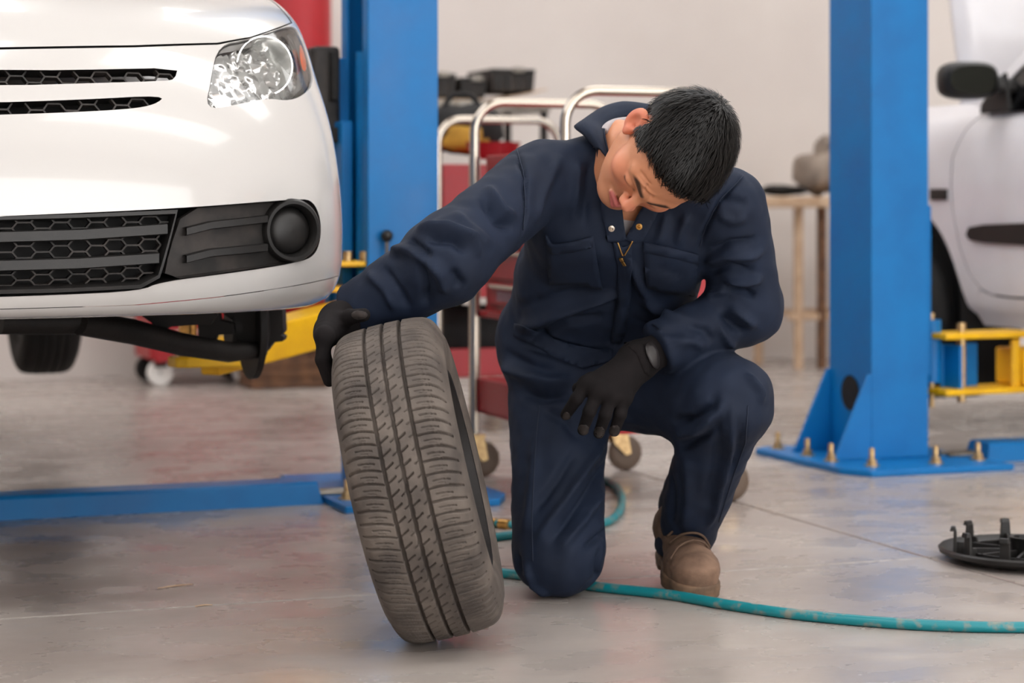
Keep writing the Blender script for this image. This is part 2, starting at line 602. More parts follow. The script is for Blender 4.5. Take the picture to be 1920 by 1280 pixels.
# carriage and arm of the right column
t = post_b
MB().box((XB(-.022), .14, .50), (.05, .16, .50)).build('carriage_plate', 'blue_paint', t, bevel=.004)
MB().tube([(XB(-.072), .10, .225), (XB(-.072), .10, .41)], .028, 18).build('hinge_barrel', 'blue_paint', t, smooth='auto')
MB().tube([(XB(-.072), .10, .15), (XB(-.072), .10, .43)], .008, 10).build('hinge_pin', 'zinc', t, smooth='auto')
Mb, Lb = frame_between((XB(-.06), .06, .275), (XB(-.95), .20, .275))
m = MB()
for z in (-.085, .08):
    m.prism([(.0, -.05), (.12, -.055), (.22, -.07), (.34, -.07), (.34, .07), (.12, .07), (0, .06)], z, z + .018, Mb)
arm2 = m.build('swing_arm', 'yellow_paint', t, bevel=.004)
MB().box((.52, 0, -.01), (.46, .13, .11), Mb).build('arm_beam', 'yellow_paint', arm2, bevel=.008)
MB().box((.27, -.045, 0), (.03, .014, .15), Mb).build('arm_web', 'yellow_paint', arm2, bevel=.004)
MB().tube([Mb @ Vector((.10, 0, -.11)), Mb @ Vector((.10, 0, .125))], .013, 14).build('arm_pin', 'zinc', arm2, smooth='auto')
MB().box((.12, .035, -.003), (.14, .012, .13), Mb).build('arm_bracket', 'blue_paint', arm2, bevel=.004)
MB().box((.065, -.0, -.003), (.014, .08, .13), Mb).build('bracket_rib', 'blue_paint', arm2, bevel=.004)

# floor covers for the cables of each lift
def cable_cover(post, x0, x1, label):
    M = ROOT[post.name]
    p = M @ Vector(((x0 + x1) / 2, 0, 0))
    t = thing('cable_cover', label, 'cable cover', p, ANG)
    h = abs(x1 - x0) / 2
    sec = [(-.065, .0), (-.055, .05), (-.045, .056), (.045, .056), (.055, .05), (.065, .0)]
    vs = [(s * (h - (.012 if z > .01 else 0)), y, z) for s in (-1, 1) for y, z in sec]
    n = len(sec)
    fs = [(i, i + 1, n + i + 1, n + i) for i in range(n - 1)] + [tuple(range(n))[::-1], tuple(range(n, 2 * n))]
    MB().add(vs, fs).build('cover_channel', 'blue_paint', t, bevel=.003)
    s = 1 if x0 > x1 else -1
    for y in (-.025, .02):
        MB().tube([(s * h, y, .022), (s * (h + .11), y, .022)], .008, 10).build('cable', 'steel', t, smooth='auto')
    return t


cable_cover(post_a, -.135, -2.75, 'blue painted floor cover running left under the raised white car')
cable_cover(post_b, .35, 2.9, 'blue painted floor cover running right from the bolted lift column')


# ------------------------------------------------------------------ red tool carts
def tool_cart(loc, label):
    t = thing('tool_cart', label, 'tool cart', loc, ANG, 'red two-tier tool carts')
    W_, L_ = .43, .67
    hx, hy = W_ / 2, L_ / 2
    # upper drawer box with an open tray on top
    m = MB()
    m.box((0, 0, .66), (W_ - .05, L_ - .05, .40))
    for sx in (-1, 1):
        m.box((sx * (hx - .028), 0, .872), (.006, L_ - .05, .03))
    for sy in (-1, 1):
        m.box((0, sy * (hy - .028), .872), (W_ - .05, .006, .03))
    box = m.build('drawer_box', 'red_paint', t, bevel=.004)
    z = .475
    for h in (.07, .09, .10, .10):
        d = MB().box((-hx + .022, 0, z + h / 2), (.012, L_ - .13, h - .012)).build('drawer', 'red_paint', box, bevel=.003)
        MB().box((-hx + .014, 0, z + h - .014), (.012, L_ - .18, .010)).build('drawer_pull', 'chrome', box, bevel=.002)
        z += h
    MB().box((-hx + .018, .10, .505), (.004, .20, .026)).build('white_strip', 'label_white', box)
    MB().box((0, 0, .452), (W_ - .02, L_ - .02, .018)).build('lower_flange', 'red_paint', t, bevel=.003)
    # bottom tray
    m = MB().box((0, 0, .185), (W_ - .012, L_ - .012, .012))
    for sx in (-1, 1):
        m.box((sx * (hx - .010), 0, .228), (.008, L_ - .02, .094))
    for sy in (-1, 1):
        m.box((0, sy * (hy - .010), .228), (W_ - .02, .008, .094))
    m.build('bottom_tray', 'red_paint', t, bevel=.003)
    for sx in (-1, 1):
        for sy in (-1, 1):
            MB().tube([(sx * hx, sy * hy, .12), (sx * hx, sy * hy, .885)], .0155, 16).build('post', 'chrome', t, smooth='auto')
    for sy in (-1, 1):
        r = .085
        pts = [(-hx, sy * hy, .86), (-hx, sy * hy, 1.035 - r)] + arc((-hx + r, sy * hy, 1.035 - r), r, PI, PI / 2, 8)
        pts += arc((hx - r, sy * hy, 1.035 - r), r, PI / 2, 0, 8) + [(hx, sy * hy, .86)]
        MB().tube(pts, .0135, 14).build('handle', 'chrome', t, smooth='auto')
    proto = None
    for sx in (-1, 1):
        for sy in (-1, 1):
            if proto is None:
                m = MB()
                m.box((0, 0, .115), (.05, .05, .008))
                for q in (-1, 1):
                    m.prism([(-.028, .112), (.022, .112), (.034, .05), (.018, .044), (-.02, .08)], q * .02 - .002, q * .02 + .002,
                            Matrix(((1, 0, 0, 0), (0, 0, 1, 0), (0, 1, 0, 0), (0, 0, 0, 1))))
                proto = m.build('caster', 'zinc', t, bevel=.001)
                proto.location = (sx * hx, sy * hy, 0)
                wl = MB().lathe([(.008, -.013), (.03, -.013), (.045, -.011), (.05, -.006), (.05, .006), (.045, .011), (.03, .013), (.008, .013)],
                                Matrix.Translation((.022, 0, .05)) @ Matrix.Rotation(PI / 2, 4, 'X'), 28).build('caster_wheel', 'caster_rubber', proto, smooth='auto')
            else:
                c = inst(proto, t, (sx * hx, sy * hy, 0))
                inst(wl, c)
    return t


mat('caster_rubber', (96, 80, 68), .6)
tool_cart((.215, 5.65, 0), 'red tool cart with chrome handles right behind the kneeling person')
tool_cart((-.16, 7.42, 0), 'red tool cart farther back, half hidden behind the blue lift column')


def blob(m, c, r, M=None, n=14, k=9, sq=1.0, jitter=0.0, seed=0):
    """lumpy rounded volume"""
    rnd = random.Random(seed)
    rows = []
    for j in range(k + 1):
        a = -PI / 2 + PI * j / k
        row = []
        for i in range(n + 1):
            b = 2 * PI * (i % n) / n
            s = lambda x: math.copysign(abs(x) ** sq, x)
            d = Vector((s(math.cos(a)) * s(math.cos(b)), s(math.cos(a)) * s(math.sin(b)), s(math.sin(a))))
            q = 1 + jitter * mnoise.noise(d * 2.2 + Vector((seed * 3.1, 0, 0)))
            row.append((c[0] + d.x * r[0] * q, c[1] + d.y * r[1] * q, c[2] + d.z * r[2] * q))
        rows.append(row)
    return m.sheet(rows, M)


# what lies on the far cart
t = thing('tool_bag', 'black tool bag with a mustard yellow flap on the far cart', 'bag', P(868, 300, 7.40) + Vector((0, 0, .03)), ANG)
blob(MB(), (0, 0, .075), (.13, .10, .085), sq=.7, jitter=.25, seed=3).build('bag_body', 'black_cloth', t, smooth=True)
blob(MB(), (-.03, -.075, .045), (.085, .035, .045), sq=.75, jitter=.3, seed=5).build('flap', 'yellow_cloth', t, smooth=True)
MB().tube(smooth_path([(-.08, 0, .13), (-.04, 0, .19), (.03, 0, .19), (.08, 0, .13)]), .01, 8).build('bag_handle', 'black_cloth', t, smooth=True)
t = thing('red_basin', 'round red plastic basin beside the tool bag on the far cart', 'basin', P(925, 302, 7.20) + Vector((0, 0, .006)), ANG)
MB().lathe([(0, 0), (.07, 0), (.085, .03), (.092, .055), (.096, .057), (.088, .05), (.08, .03), (.066, .006), (0, .006)], n=28).build('bowl', 'red_paint', t, smooth='auto')
t = thing('black_case', 'black soft case lying in the lower tray of the far cart', 'case', (-.15, 7.40, .192), ANG)
blob(MB(), (0, 0, .11), (.15, .20, .105), sq=.6, jitter=.25, seed=9).build('case_body', 'black_cloth', t, smooth=True)
MB().tube(smooth_path([(-.07, -.1, .22), (-.03, -.1, .27), (.03, -.1, .27), (.07, -.1, .22)]), .009, 8).build('carry_loop', 'black_cloth', t, smooth=True)

# ------------------------------------------------------------------ bench by the back wall with black tool trays
bench = thing('steel_bench', 'tall steel bench against the back wall under black tool trays', 'workbench', (-.261, 9.109, 0), ANG)
MB().box((0, 0, 1.165), (.72, .5, .045)).build('bench_top', 'tan_steel' if 'tan_steel' in MATS else 'steel', bench, bevel=.006)
for sx in (-1, 1):
    for sy in (-1, 1):
        MB().tube([(sx * .34, sy * .22, 0), (sx * .34, sy * .22, 1.145)], .017, 12).build('leg', 'dark_metal', bench, smooth='auto')
MB().tube([(-.34, -.22, .55), (.34, -.22, .55)], .012, 10).build('stretcher', 'dark_metal', bench, smooth='auto')
bz = 1.1875
BMx = ROOT[bench.name]


def on_bench(x, y, z=0.0):
    return BMx @ Vector((x, y, bz + z))


t = thing('cardboard_sheet', 'curled tan cardboard sheet under the black tool trays', 'cardboard', on_bench(.0, -.02, .0015), ANG)
rows = []
for j in range(6):
    rows.append([(-.35 + .7 * i / 14, -.22 + .44 * j / 5, .003 + .05 * max(0, (i - 8) / 6) ** 1.5) for i in range(15)])
MB().sheet(rows).build('sheet', 'cardboard', t, smooth=True, solid=.004)
for k, (x, wd, h, lab) in enumerate(((-.27, .15, .085, 'wide black tool tray at the left end of the steel bench'), (-.11, .15, .105, 'tall black tool tray with raised rim, left of the ribbed one'),
                                    (.04, .12, .09, 'ribbed black tool tray in the middle of the bench row'), (.22, .20, .10, 'long black tool tray at the right end of the steel bench'))):
    t = thing('tool_tray', lab, 'tool tray', on_bench(x, -.02, .012 + (.03 if k == 3 else .0)), ANG)
    m = MB().box((0, 0, h * .42), (wd - .012, .3, h * .84), taper=(1.06, 1.04))
    m.build('tray_body', 'black_dusty', t, bevel=.006)
    MB().box((0, 0, h * .9), (wd, .32, h * .16)).build('rim', 'black_plastic', t, bevel=.006)
    for q in range(4):
        MB().box((-wd * .36 + q * wd * .24, -.155, h * .42), (.012, .012, h * .7)).build('rib', 'black_plastic', t)
    MB().box((wd * .1, -.162, h * .93), (.05, .02, .022)).build('latch', 'steel', t, bevel=.003)

# ------------------------------------------------------------------ table on the right by the back wall
tb = thing('trestle_table', 'tan painted steel table by the back wall behind the right column', 'table', P(1530, 600, 10.02).xy.to_3d(), ANG)
MB().box((0, 0, .765), (.86, .5, .05)).build('table_top', 'tan_wood', tb, bevel=.006)
for x, m_ in ((-.20, 'tan_wood'), (-.08, 'rust'), (.03, 'tan_wood'), (.40, 'tan_wood')):
    MB().box((x, -.2, .37), (.035, .035, .74)).build('leg', m_, tb, bevel=.003)
for x in (-.20, .40):
    MB().box((x, .2, .37), (.035, .035, .74)).build('leg', 'tan_wood', tb, bevel=.003)
MB().box((.08, -.2, .24), (.66, .025, .03)).build('stretcher', 'tan_wood', tb, bevel=.003)
MB().box((.08, .2, .24), (.66, .025, .03)).build('stretcher', 'tan_wood', tb, bevel=.003)
TM = ROOT[tb.name]
t = thing('cloth_sack', 'slumped grey-brown cloth sack standing on the tan table', 'sack', TM @ Vector((.02, 0, .812)), ANG)
blob(MB(), (0, 0, .09), (.10, .11, .10), sq=.75, jitter=.45, seed=12).build('sack_body', 'grey_bag', t, smooth=True)
blob(MB(), (.035, 0, .20), (.055, .06, .06), sq=.8, jitter=.5, seed=14).build('sack_neck', 'grey_bag', t, smooth=True)
t = thing('rag_pile', 'flat dark rag lying on the tan table beside the sack', 'rag', TM @ Vector((-.2, -.05, .802)), ANG)
blob(MB(), (0, 0, .018), (.10, .10, .024), sq=.8, jitter=.5, seed=21).build('rag', 'black_cloth', t, smooth=True)

# ------------------------------------------------------------------ red things behind the raised car
t = thing('air_tank', 'tall upright red air tank behind the white car headlamp', 'air tank', P(557, 700, 9.35).xy.to_3d(), ANG)
MB().lathe([(0, .16), (.08, .17), (.12, .21), (.15, .28), (.15, 1.75), (.12, 1.83), (.08, 1.87), (0, 1.88)], n=40).build('tank_shell', 'red_paint', t, smooth='auto')
for k in range(3):
    a = k * 2 * PI / 3 + .5
    MB().box((.11 * math.cos(a), .11 * math.sin(a), .12), (.05, .05, .24)).build('foot', 'rust', t, bevel=.004)
MB().tube([(0, 0, 1.86), (0, 0, 1.95)], .03, 14).build('valve', 'brass', t, smooth='auto')
t = thing('tool_chest', 'crimson rolling tool chest seen under the raised car', 'tool chest', P(368, 712, 9.05).xy.to_3d(), ANG)
m = MB().box((0, 0, .50), (.46, .34, .78))
body = m.build('chest_body', 'crimson' if 'crimson' in MATS else 'red_paint', t, bevel=.008)
for k in range(5):
    d = MB().box((0, -.174, .17 + k * .15), (.42, .012, .138)).build('drawer', 'red_paint', t, bevel=.003)
    MB().box((0, -.185, .225 + k * .15), (.36, .014, .012)).build('drawer_pull', 'chrome', d, bevel=.002)
for sx in (-1, 1):
    for sy in (-1, 1):
        MB().lathe([(.006, -.014), (.05, -.014), (.055, -.008), (.055, .008), (.05, .014), (.006, .014)],
                   Matrix.Translation((sx * .18, sy * .13, .055)) @ Matrix.Rotation(PI / 2, 4, 'X'), 24).build('caster_wheel', 'white_plastic' if sy < 0 else 'rubber', t, smooth='auto')
        MB().box((sx * .18, sy * .13, .095), (.05, .05, .03)).build('caster_plate', 'dark_metal', t)
t = thing('wooden_crate', 'low brown wooden crate on the floor past the yellow lift arm', 'crate', P(560, 716, 9.3).xy.to_3d() + Vector((-.02, -.45, 0)), ANG)
for k in range(3):
    MB().box((0, -.12, .022 + k * .043), (.32, .014, .037)).build('plank', 'rust', t, bevel=.002)
    MB().box((0, .12, .022 + k * .043), (.32, .014, .037)).build('plank', 'rust', t, bevel=.002)
    for sx in (-1, 1):
        MB().box((sx * .153, 0, .022 + k * .043), (.014, .226, .037)).build('plank', 'rust', t, bevel=.002)
MB().box((0, 0, .008), (.29, .226, .012)).build('bottom_board', 'rust', t)

# ------------------------------------------------------------------ air hose
t = thing('air_hose', 'teal rubber air hose with brass coupling lying on the concrete', 'hose', (.3, 4.5, 0))
HR = .0098
way = [(922, 986), (968, 987), (1010, 960), (1080, 914), (1138, 906), (1166, 938), (1146, 980), (1060, 1001), (985, 1007), (930, 1013), (880, 1024), (862, 1050), (900, 1074),
       (960, 1083), (1040, 1092), (1113, 1106), (1253, 1122), (1351, 1139), (1480, 1158), (1620, 1172), (1760, 1181), (1920, 1184), (2080, 1180), (2300, 1160)]
pts = [G(x, y + 2) + Vector((0, 0, HR)) for x, y in way]
path = smooth_path(pts, 10)
MB().tube(path, HR, 14).build('hose_line', 'teal_hose', t, smooth=True, world=True)
d = (path[0] - path[3]).normalized()
Mc, _ = frame_between(path[0] - d * .05, path[0] + d * .06)
Mc = Mc @ Matrix.Rotation(PI / 2, 4, 'Y')
cp = MB().lathe([(0, 0), (.013, 0), (.013, .026), (.0095, .028), (.0095, .036), (.0125, .037), (.0125, .058), (.009, .06), (.009, .075), (.0115, .077), (.0115, .094), (.006, .096), (0, .096)], Mc, 18)
cp.build('coupling', 'brass', t, smooth='auto', world=True)

# ------------------------------------------------------------------ wheel cover lying upside down
t = thing('wheel_cover', 'black plastic wheel cover lying face down with clips up', 'wheel cover', G(1927, 1052), .3)
MB().lathe([(.183, .018), (.186, .026), (.182, .03), (.172, .022), (.14, .010), (.06, .006), (.035, .006), (.035, .0), (.06, .0), (.14, .003), (.175, .014), (.183, .018)], n=64).build('dish', 'black_plastic', t, smooth='auto')
MB().lathe([(.032, .004), (.036, .05), (.038, .052), (.030, .052), (.026, .01)], n=28).build('centre_tube', 'black_plastic', t, smooth='auto')
MB().lathe([(.128, .008), (.128, .026), (.132, .026), (.132, .008)], n=64).build('ring_rib', 'black_plastic', t, smooth='auto')
cl = sp = None
for k in range(10):
    a = k * 2 * PI / 10 + .1
    if cl is None:
        m = MB()
        m.box((.15, 0, .034), (.008, .026, .056), taper=(.8, .75))
        m.box((.154, 0, .064), (.014, .020, .010), taper=(.6, .9))
        m.box((.138, 0, .022), (.03, .005, .03), taper=(.5, 1))
        cl = m.build('clip', 'black_plastic', t, bevel=.0015)
        sp = MB().box((.08, 0, .016), (.10, .006, .022)).build('rib', 'black_plastic', t)
        cl.rotation_euler.z = sp.rotation_euler.z = a
    else:
        inst(cl, t, rot=(0, 0, a))
        inst(sp, t, rot=(0, 0, a + .15))

# bits of straw swept onto the floor
for k, (a_, b_, lab) in enumerate((((296, 1104), (362, 1096), 'long dry straw lying on the concrete left of the tire'), ((366, 1138), (398, 1135), 'short pale wood chip lying on the floor joint'))):
    p0, p1 = G(*a_) + Vector((0, 0, .0016)), G(*b_) + Vector((0, 0, .0016))
    mid = (p0 + p1) / 2
    m = MB().tube(smooth_path([p0, mid + Vector((0, .004, .0004)), p1], 5), [.0012] * 3 + [.0016] * 5 + [.001] * 3, 6)
    tag(m.build('straw', 'tan_wood', smooth=True), lab, 'straw', 'straw bits on the floor')


# ------------------------------------------------------------------ curved panels cut from a parametric surface
def in_poly(pts, poly):
    x, y = pts[:, 0], pts[:, 1]
    inside = np.zeros(len(pts), bool)
    n = len(poly)
    for i in range(n):
        x0, y0 = poly[i]
        x1, y1 = poly[(i + 1) % n]
        if y0 == y1:
            continue
        c = ((y0 > y) != (y1 > y)) & (x < (x1 - x0) * (y - y0) / (y1 - y0) + x0)
        inside ^= c
    return inside


def dens(poly, step, closed=True):
    out = []
    n = len(poly)
    for i in range(n if closed else n - 1):
        a, b = np.array(poly[i], float), np.array(poly[(i + 1) % n], float)
        k = max(1, int(np.ceil(np.linalg.norm(b - a) / step)))
        out += [tuple(a + (b - a) * j / k) for j in range(k)]
    if not closed:
        out.append(tuple(poly[-1]))
    return out


def rounded(poly, k=3):
    """Chaikin smoothing of a closed outline"""
    for _ in range(k):
        o = []
        for i in range(len(poly)):
            a, b = np.array(poly[i]), np.array(poly[(i + 1) % len(poly)])
            o += [tuple(a * .75 + b * .25), tuple(a * .25 + b * .75)]
        poly = o
    return poly


def cdt_tris(outer, holes, step):
    outer = dens(outer, step)
    holes = [dens(h, step * .6) for h in holes]
    pts, edges = [], []
    for loop in [outer] + holes:
        o = len(pts)
        pts += loop
        edges += [(o + i, o + (i + 1) % len(loop)) for i in range(len(loop))]
    a = np.array(outer)
    lo, hi = a.min(0), a.max(0)
    gx, gy = np.arange(lo[0] + step / 2, hi[0], step), np.arange(lo[1] + step / 2, hi[1], step)
    gr = np.stack(np.meshgrid(gx, gy), -1).reshape(-1, 2)
    keep = in_poly(gr, outer)
    for h in holes:
        keep &= ~in_poly(gr, h)
    gr = gr[keep]
    allc = np.array(pts)
    d = np.full(len(gr), 1e9)
    for c0 in range(0, len(allc), 200):
        dd = np.linalg.norm(gr[:, None] - allc[None, c0:c0 + 200], axis=2).min(1)
        d = np.minimum(d, dd)
    gr = gr[d > step * .5]
    pts = pts + [tuple(p) for p in gr]
    r = delaunay_2d_cdt([Vector(p) for p in pts], edges, [], 0, 1e-6)
    V = np.array([tuple(p) for p in r[0]])
    Fc = np.array([f for f in r[2] if len(f) == 3])
    cen = V[Fc].mean(1)
    keep = in_poly(cen, outer)
    for h in holes:
        keep &= ~in_poly(cen, h)
    return V, Fc[keep], holes


def panel(name, material, parent, surf, outer, holes=(), step=.02, depth=0.0, lip=.03, mirror=None, rim=0.0, smooth=True, pair=None):
    """cut a panel (outline + openings, in surface coordinates) out of surf(a, b, depth) -> xyz; lips turn inwards"""
    V, T, hs = cdt_tris(outer, holes, step)
    pos = surf(V[:, 0], V[:, 1], depth)
    e = 1e-3
    da = surf(V[:, 0] + e, V[:, 1], depth) - surf(V[:, 0] - e, V[:, 1], depth)
    db = surf(V[:, 0], V[:, 1] + e, depth) - surf(V[:, 0], V[:, 1] - e, depth)
    nrm = np.cross(da, db)
    nrm /= np.linalg.norm(nrm, axis=1)[:, None] + 1e-12
    P_, N_, F_ = [pos], [nrm], [T]
    off = len(pos)
    loops = list(hs) + ([dens(outer, step)] if rim else [])
    for h in loops:
        dpt = rim if (rim and h is loops[-1]) else lip
        if not dpt:
            continue
        h = np.array(h)
        p0 = surf(h[:, 0], h[:, 1], depth)
        p1 = surf(h[:, 0], h[:, 1], depth + dpt)
        tang = np.roll(p0, -1, 0) - np.roll(p0, 1, 0)
        nn = np.cross(tang, p1 - p0)
        nn /= np.linalg.norm(nn, axis=1)[:, None] + 1e-12
        k = len(h)
        P_.append(np.concatenate([p0, p1]))
        N_.append(np.concatenate([nn, nn]))
        i = np.arange(k)
        j = (i + 1) % k
        F_.append(np.concatenate([np.stack([i, j, k + j], 1), np.stack([i, k + j, k + i], 1)]) + off)
        off += 2 * k
    P_, N_, F_ = np.concatenate(P_), np.concatenate(N_), np.concatenate(F_)
    if pair is not None:
        Pm, Nm = mirror(P_, N_)
        second = (Pm, Nm, F_[:, ::-1])
    elif mirror is not None:
        Pm, Nm = mirror(P_, N_)
        F_ = np.concatenate([F_, F_[:, ::-1] + len(P_)])
        P_, N_ = np.concatenate([P_, Pm]), np.concatenate([N_, Nm])
    if pair is not None:
        return [mesh_panel(name, material, parent, P_, N_, F_), mesh_panel(name, material, pair, *second)]
    return mesh_panel(name, material, parent, P_, N_, F_)


def mesh_panel(name, material, parent, P_, N_, F_):
    Mi = np.array(ROOT[parent.name].inverted())
    P_ = P_ @ Mi[:3, :3].T + Mi[:3, 3]
    N_ = N_ @ Mi[:3, :3].T
    me = bpy.data.meshes.new(name)
    me.from_pydata(P_.tolist(), [], F_.tolist())
    me.update()
    o = link(me, name, material, parent, smooth=True)
    fn = np.zeros(len(me.polygons) * 3)
    me.polygons.foreach_get('normal', fn)
    fn = fn.reshape(-1, 3)
    fv = np.array([p.vertices[0] for p in me.polygons])
    flip = (fn * N_[fv]).sum(1).mean() < 0
    if flip:
        N_ = -N_
    me.normals_split_custom_set_from_vertices(N_.tolist())
    return o


# ------------------------------------------------------------------ the raised white hatchback on the left
CO = Vector((-.969, 3.67, 0))                      # floor point below the middle of its front bumper
FW = -YP                                          # it points towards the camera
LV = np.array([  # height, set-back, half width, corner depth of the level lines of the nose
    (.548, -.085, .735, .40), (.554, -.040, .752, .41), (.575, -.014, .783, .42), (.62, -.002, .799, .42), (.68, 0, .802, .42),
    (.75, -.002, .801, .42), (.82, -.010, .796, .42), (.89, -.024, .788, .42), (.95, -.042, .777, .42), (1.00, -.063, .766, .42),
    (1.035, -.082, .761, .42), (1.06, -.100, .758, .42), (1.085, -.128, .757, .42), (1.11, -.165, .755, .41), (1.135, -.215, .752, .40),
    (1.16, -.28, .748, .39), (1.185, -.36, .742, .38), (1.21, -.46, .734, .37), (1.235, -.60, .72, .36), (1.26, -.80, .70, .35), (1.275, -1.05, .66, .35)])


def cr_table(A, n=12):
    out = []
    for i in range(len(A) - 1):
        p0, p1, p2, p3 = A[max(i - 1, 0)], A[i], A[i + 1], A[min(i + 2, len(A) - 1)]
        for k in range(n):
            t = k / n
            out.append(.5 * ((2 * p1) + (p2 - p0) * t + (2 * p0 - 5 * p1 + 4 * p2 - p3) * t * t + (3 * p1 - p0 - 3 * p2 + p3) * t ** 3))
    out.append(A[-1])
    return np.array(out)


LVT = cr_table(LV)
pl = np.concatenate([[0], np.cumsum(np.linalg.norm(np.diff(LVT[:, :2], axis=0), axis=1))])   # running length up the nose
th = np.linspace(0, PI / 2, 400)
NEX = 2.5
pu, pv = np.sin(th) ** (2 / NEX), -(1 - np.cos(th) ** (2 / NEX))
pu, pv = np.append(pu, [1, 1]), np.append(pv, [-1.0 - 1e-3, -4.2])
ql = np.concatenate([[0], np.cumsum(np.hypot(np.diff(pu) * .83, np.diff(pv) * .42))])
xp, yp, cof = np.array(XP), np.array(FW), np.array(CO)


def nose0(q, p):
    s = np.sign(q)
    uu, vv = np.interp(np.abs(q), ql, pu), np.interp(np.abs(q), ql, pv)
    z, vo, W_, D_ = (np.interp(p, pl, LVT[:, k]) for k in range(4))
    u, v = s * uu * W_, vo + vv * D_
    return cof + u[:, None] * xp + v[:, None] * yp + z[:, None] * np.array([0, 0, 1.0])


def nose(q, p, depth=0.0):
    q, p = np.asarray(q, float), np.asarray(p, float)
    b = nose0(q, p)
    if np.all(depth == 0):
        return b
    e = .004
    n = np.cross(nose0(q + e, p) - nose0(q - e, p), nose0(q, p + e) - nose0(q, p - e))
    n /= np.linalg.norm(n, axis=1)[:, None] + 1e-12
    return b - n * (np.asarray(depth)[:, None] if np.ndim(depth) else depth)


QMX, PMX = 2.2, pl[-1]
gq, gp = np.linspace(-.05, 1.35, 281), np.linspace(0, PMX, 240)
GQ, GP = np.meshgrid(gq, gp)
gpos = nose0(GQ.ravel(), GP.ravel())
ny_, nx_ = GQ.shape
gf = [(j * nx_ + i, j * nx_ + i + 1, (j + 1) * nx_ + i + 1, (j + 1) * nx_ + i) for j in range(ny_ - 1) for i in range(nx_ - 1)]
nose_bvh = BVHTree.FromPolygons([Vector(p) for p in gpos], gf)
EYE = Vector((0, 0, CAM_H))


def on_nose(px, py):
    d = (P(px, py, 1.0) - EYE).normalized()
    h, n, i, _ = nose_bvh.ray_cast(EYE, d)
    if h is None:
        raise ValueError('nose miss %s %s' % (px, py))
    j, k = divmod(i, nx_ - 1)
    a, b, c = (Vector(gpos[gf[i][m]]) for m in (0, 1, 3))
    e1, e2 = b - a, c - a
    s = (h - a).dot(e1) / e1.length_squared
    t = (h - a).dot(e2) / e2.length_squared
    return (float(gq[k] + s * (gq[1] - gq[0])), float(gp[j] + t * (gp[1] - gp[0])))


def npoly(pts):
    return [on_nose(*p) for p in pts]


def nmir(P_, N_):
    d = (P_ - cof) @ xp
    return P_ - 2 * d[:, None] * xp, N_ - 2 * (N_ @ xp)[:, None] * xp


car = thing('white_car', 'white hatchback raised on the lift with its front wheel off', 'car', CO, ANG)
# outlines read off the photograph and laid onto the nose
lamp = rounded(npoly([(409, 84), (470, 73), (546, 46), (566, 70), (583, 120), (588, 152), (574, 174), (543, 190), (498, 184), (440, 197), (384, 206), (395, 150)]), 2)
seam = npoly([(-60, 92), (100, 89), (250, 87), (408, 82), (470, 71), (546, 44)])
slot1 = rounded(npoly([(-70, 133), (150, 131), (334, 127), (328, 148), (310, 152), (100, 158), (-70, 163)]), 1)
slot2 = rounded(npoly([(-70, 194), (150, 187), (311, 178), (292, 196), (240, 205), (100, 212), (-70, 217)]), 2)
low = rounded(npoly([(-70, 408), (150, 399), (340, 390), (560, 372), (586, 377), (600, 410), (600, 450), (588, 480), (556, 492), (430, 512), (300, 528), (262, 545), (100, 553), (-70, 558)]), 2)
crease = npoly([(-60, 581), (100, 577), (250, 572), (400, 558), (520, 541), (600, 526), (630, 518)])


def centre(poly):
    """let an opening that leaves the frame run across the middle of the car"""
    a = np.array(poly)
    l = a[:, 0].min()
    a[:, 0] = np.where(a[:, 0] < l + .06, .0, a[:, 0])
    return [tuple(p) for p in a]


QS = seam[-1][0]
seam_l = [(0.0, seam[0][1])] + seam
cre_l = [(0.0, crease[0][1])] + crease + [(QMX, crease[-1][1] + .004)]
gap = .0025
# openings reach the centre line: both halves join there
halves = [lamp, centre(slot1), centre(slot2), centre(low)]
o_b = [(q, p + .0008) for q, p in cre_l]
fas = o_b + [(QMX, PMX - .02), (QS + .012, PMX - .02), (QS + .012, seam_l[-1][1])] + [(q, p - gap) for q, p in seam_l[::-1]]


def notch(outer, hole):
    """openings that touch the centre line are cut out of the outline itself"""
    return outer


def clip_centre(h):
    return [(max(q, 1e-4), p) for q, p in h]


def outline_with_notches(bot, top, notches):
    """walk up the centre line past the openings"""
    left = []
    for h in sorted(notches, key=lambda h: np.mean([p for _, p in h])):
        a = [pt for pt in h if pt[0] > 1e-3]
        cen = [p for q, p in h if q <= 1e-3]
        p0, p1 = min(cen), max(cen)
        k = min(range(len(a)), key=lambda i: (a[i][0], a[i][1]))
        # order the free edge from the lower to the upper end
        idx = [i for i, pt in enumerate(h) if pt[0] > 1e-3]
        runs = h
        n = len(h)
        st = next(i for i in range(n) if h[i - 1][0] <= 1e-3 and h[i][0] > 1e-3)
        free = []
        i = st
        while h[i % n][0] > 1e-3:
            free.append(h[i % n])
            i += 1
        if free[0][1] > free[-1][1]:
            free = free[::-1]
        left += [(0.0, p0)] + free + [(0.0, p1)]
    return bot + top, left


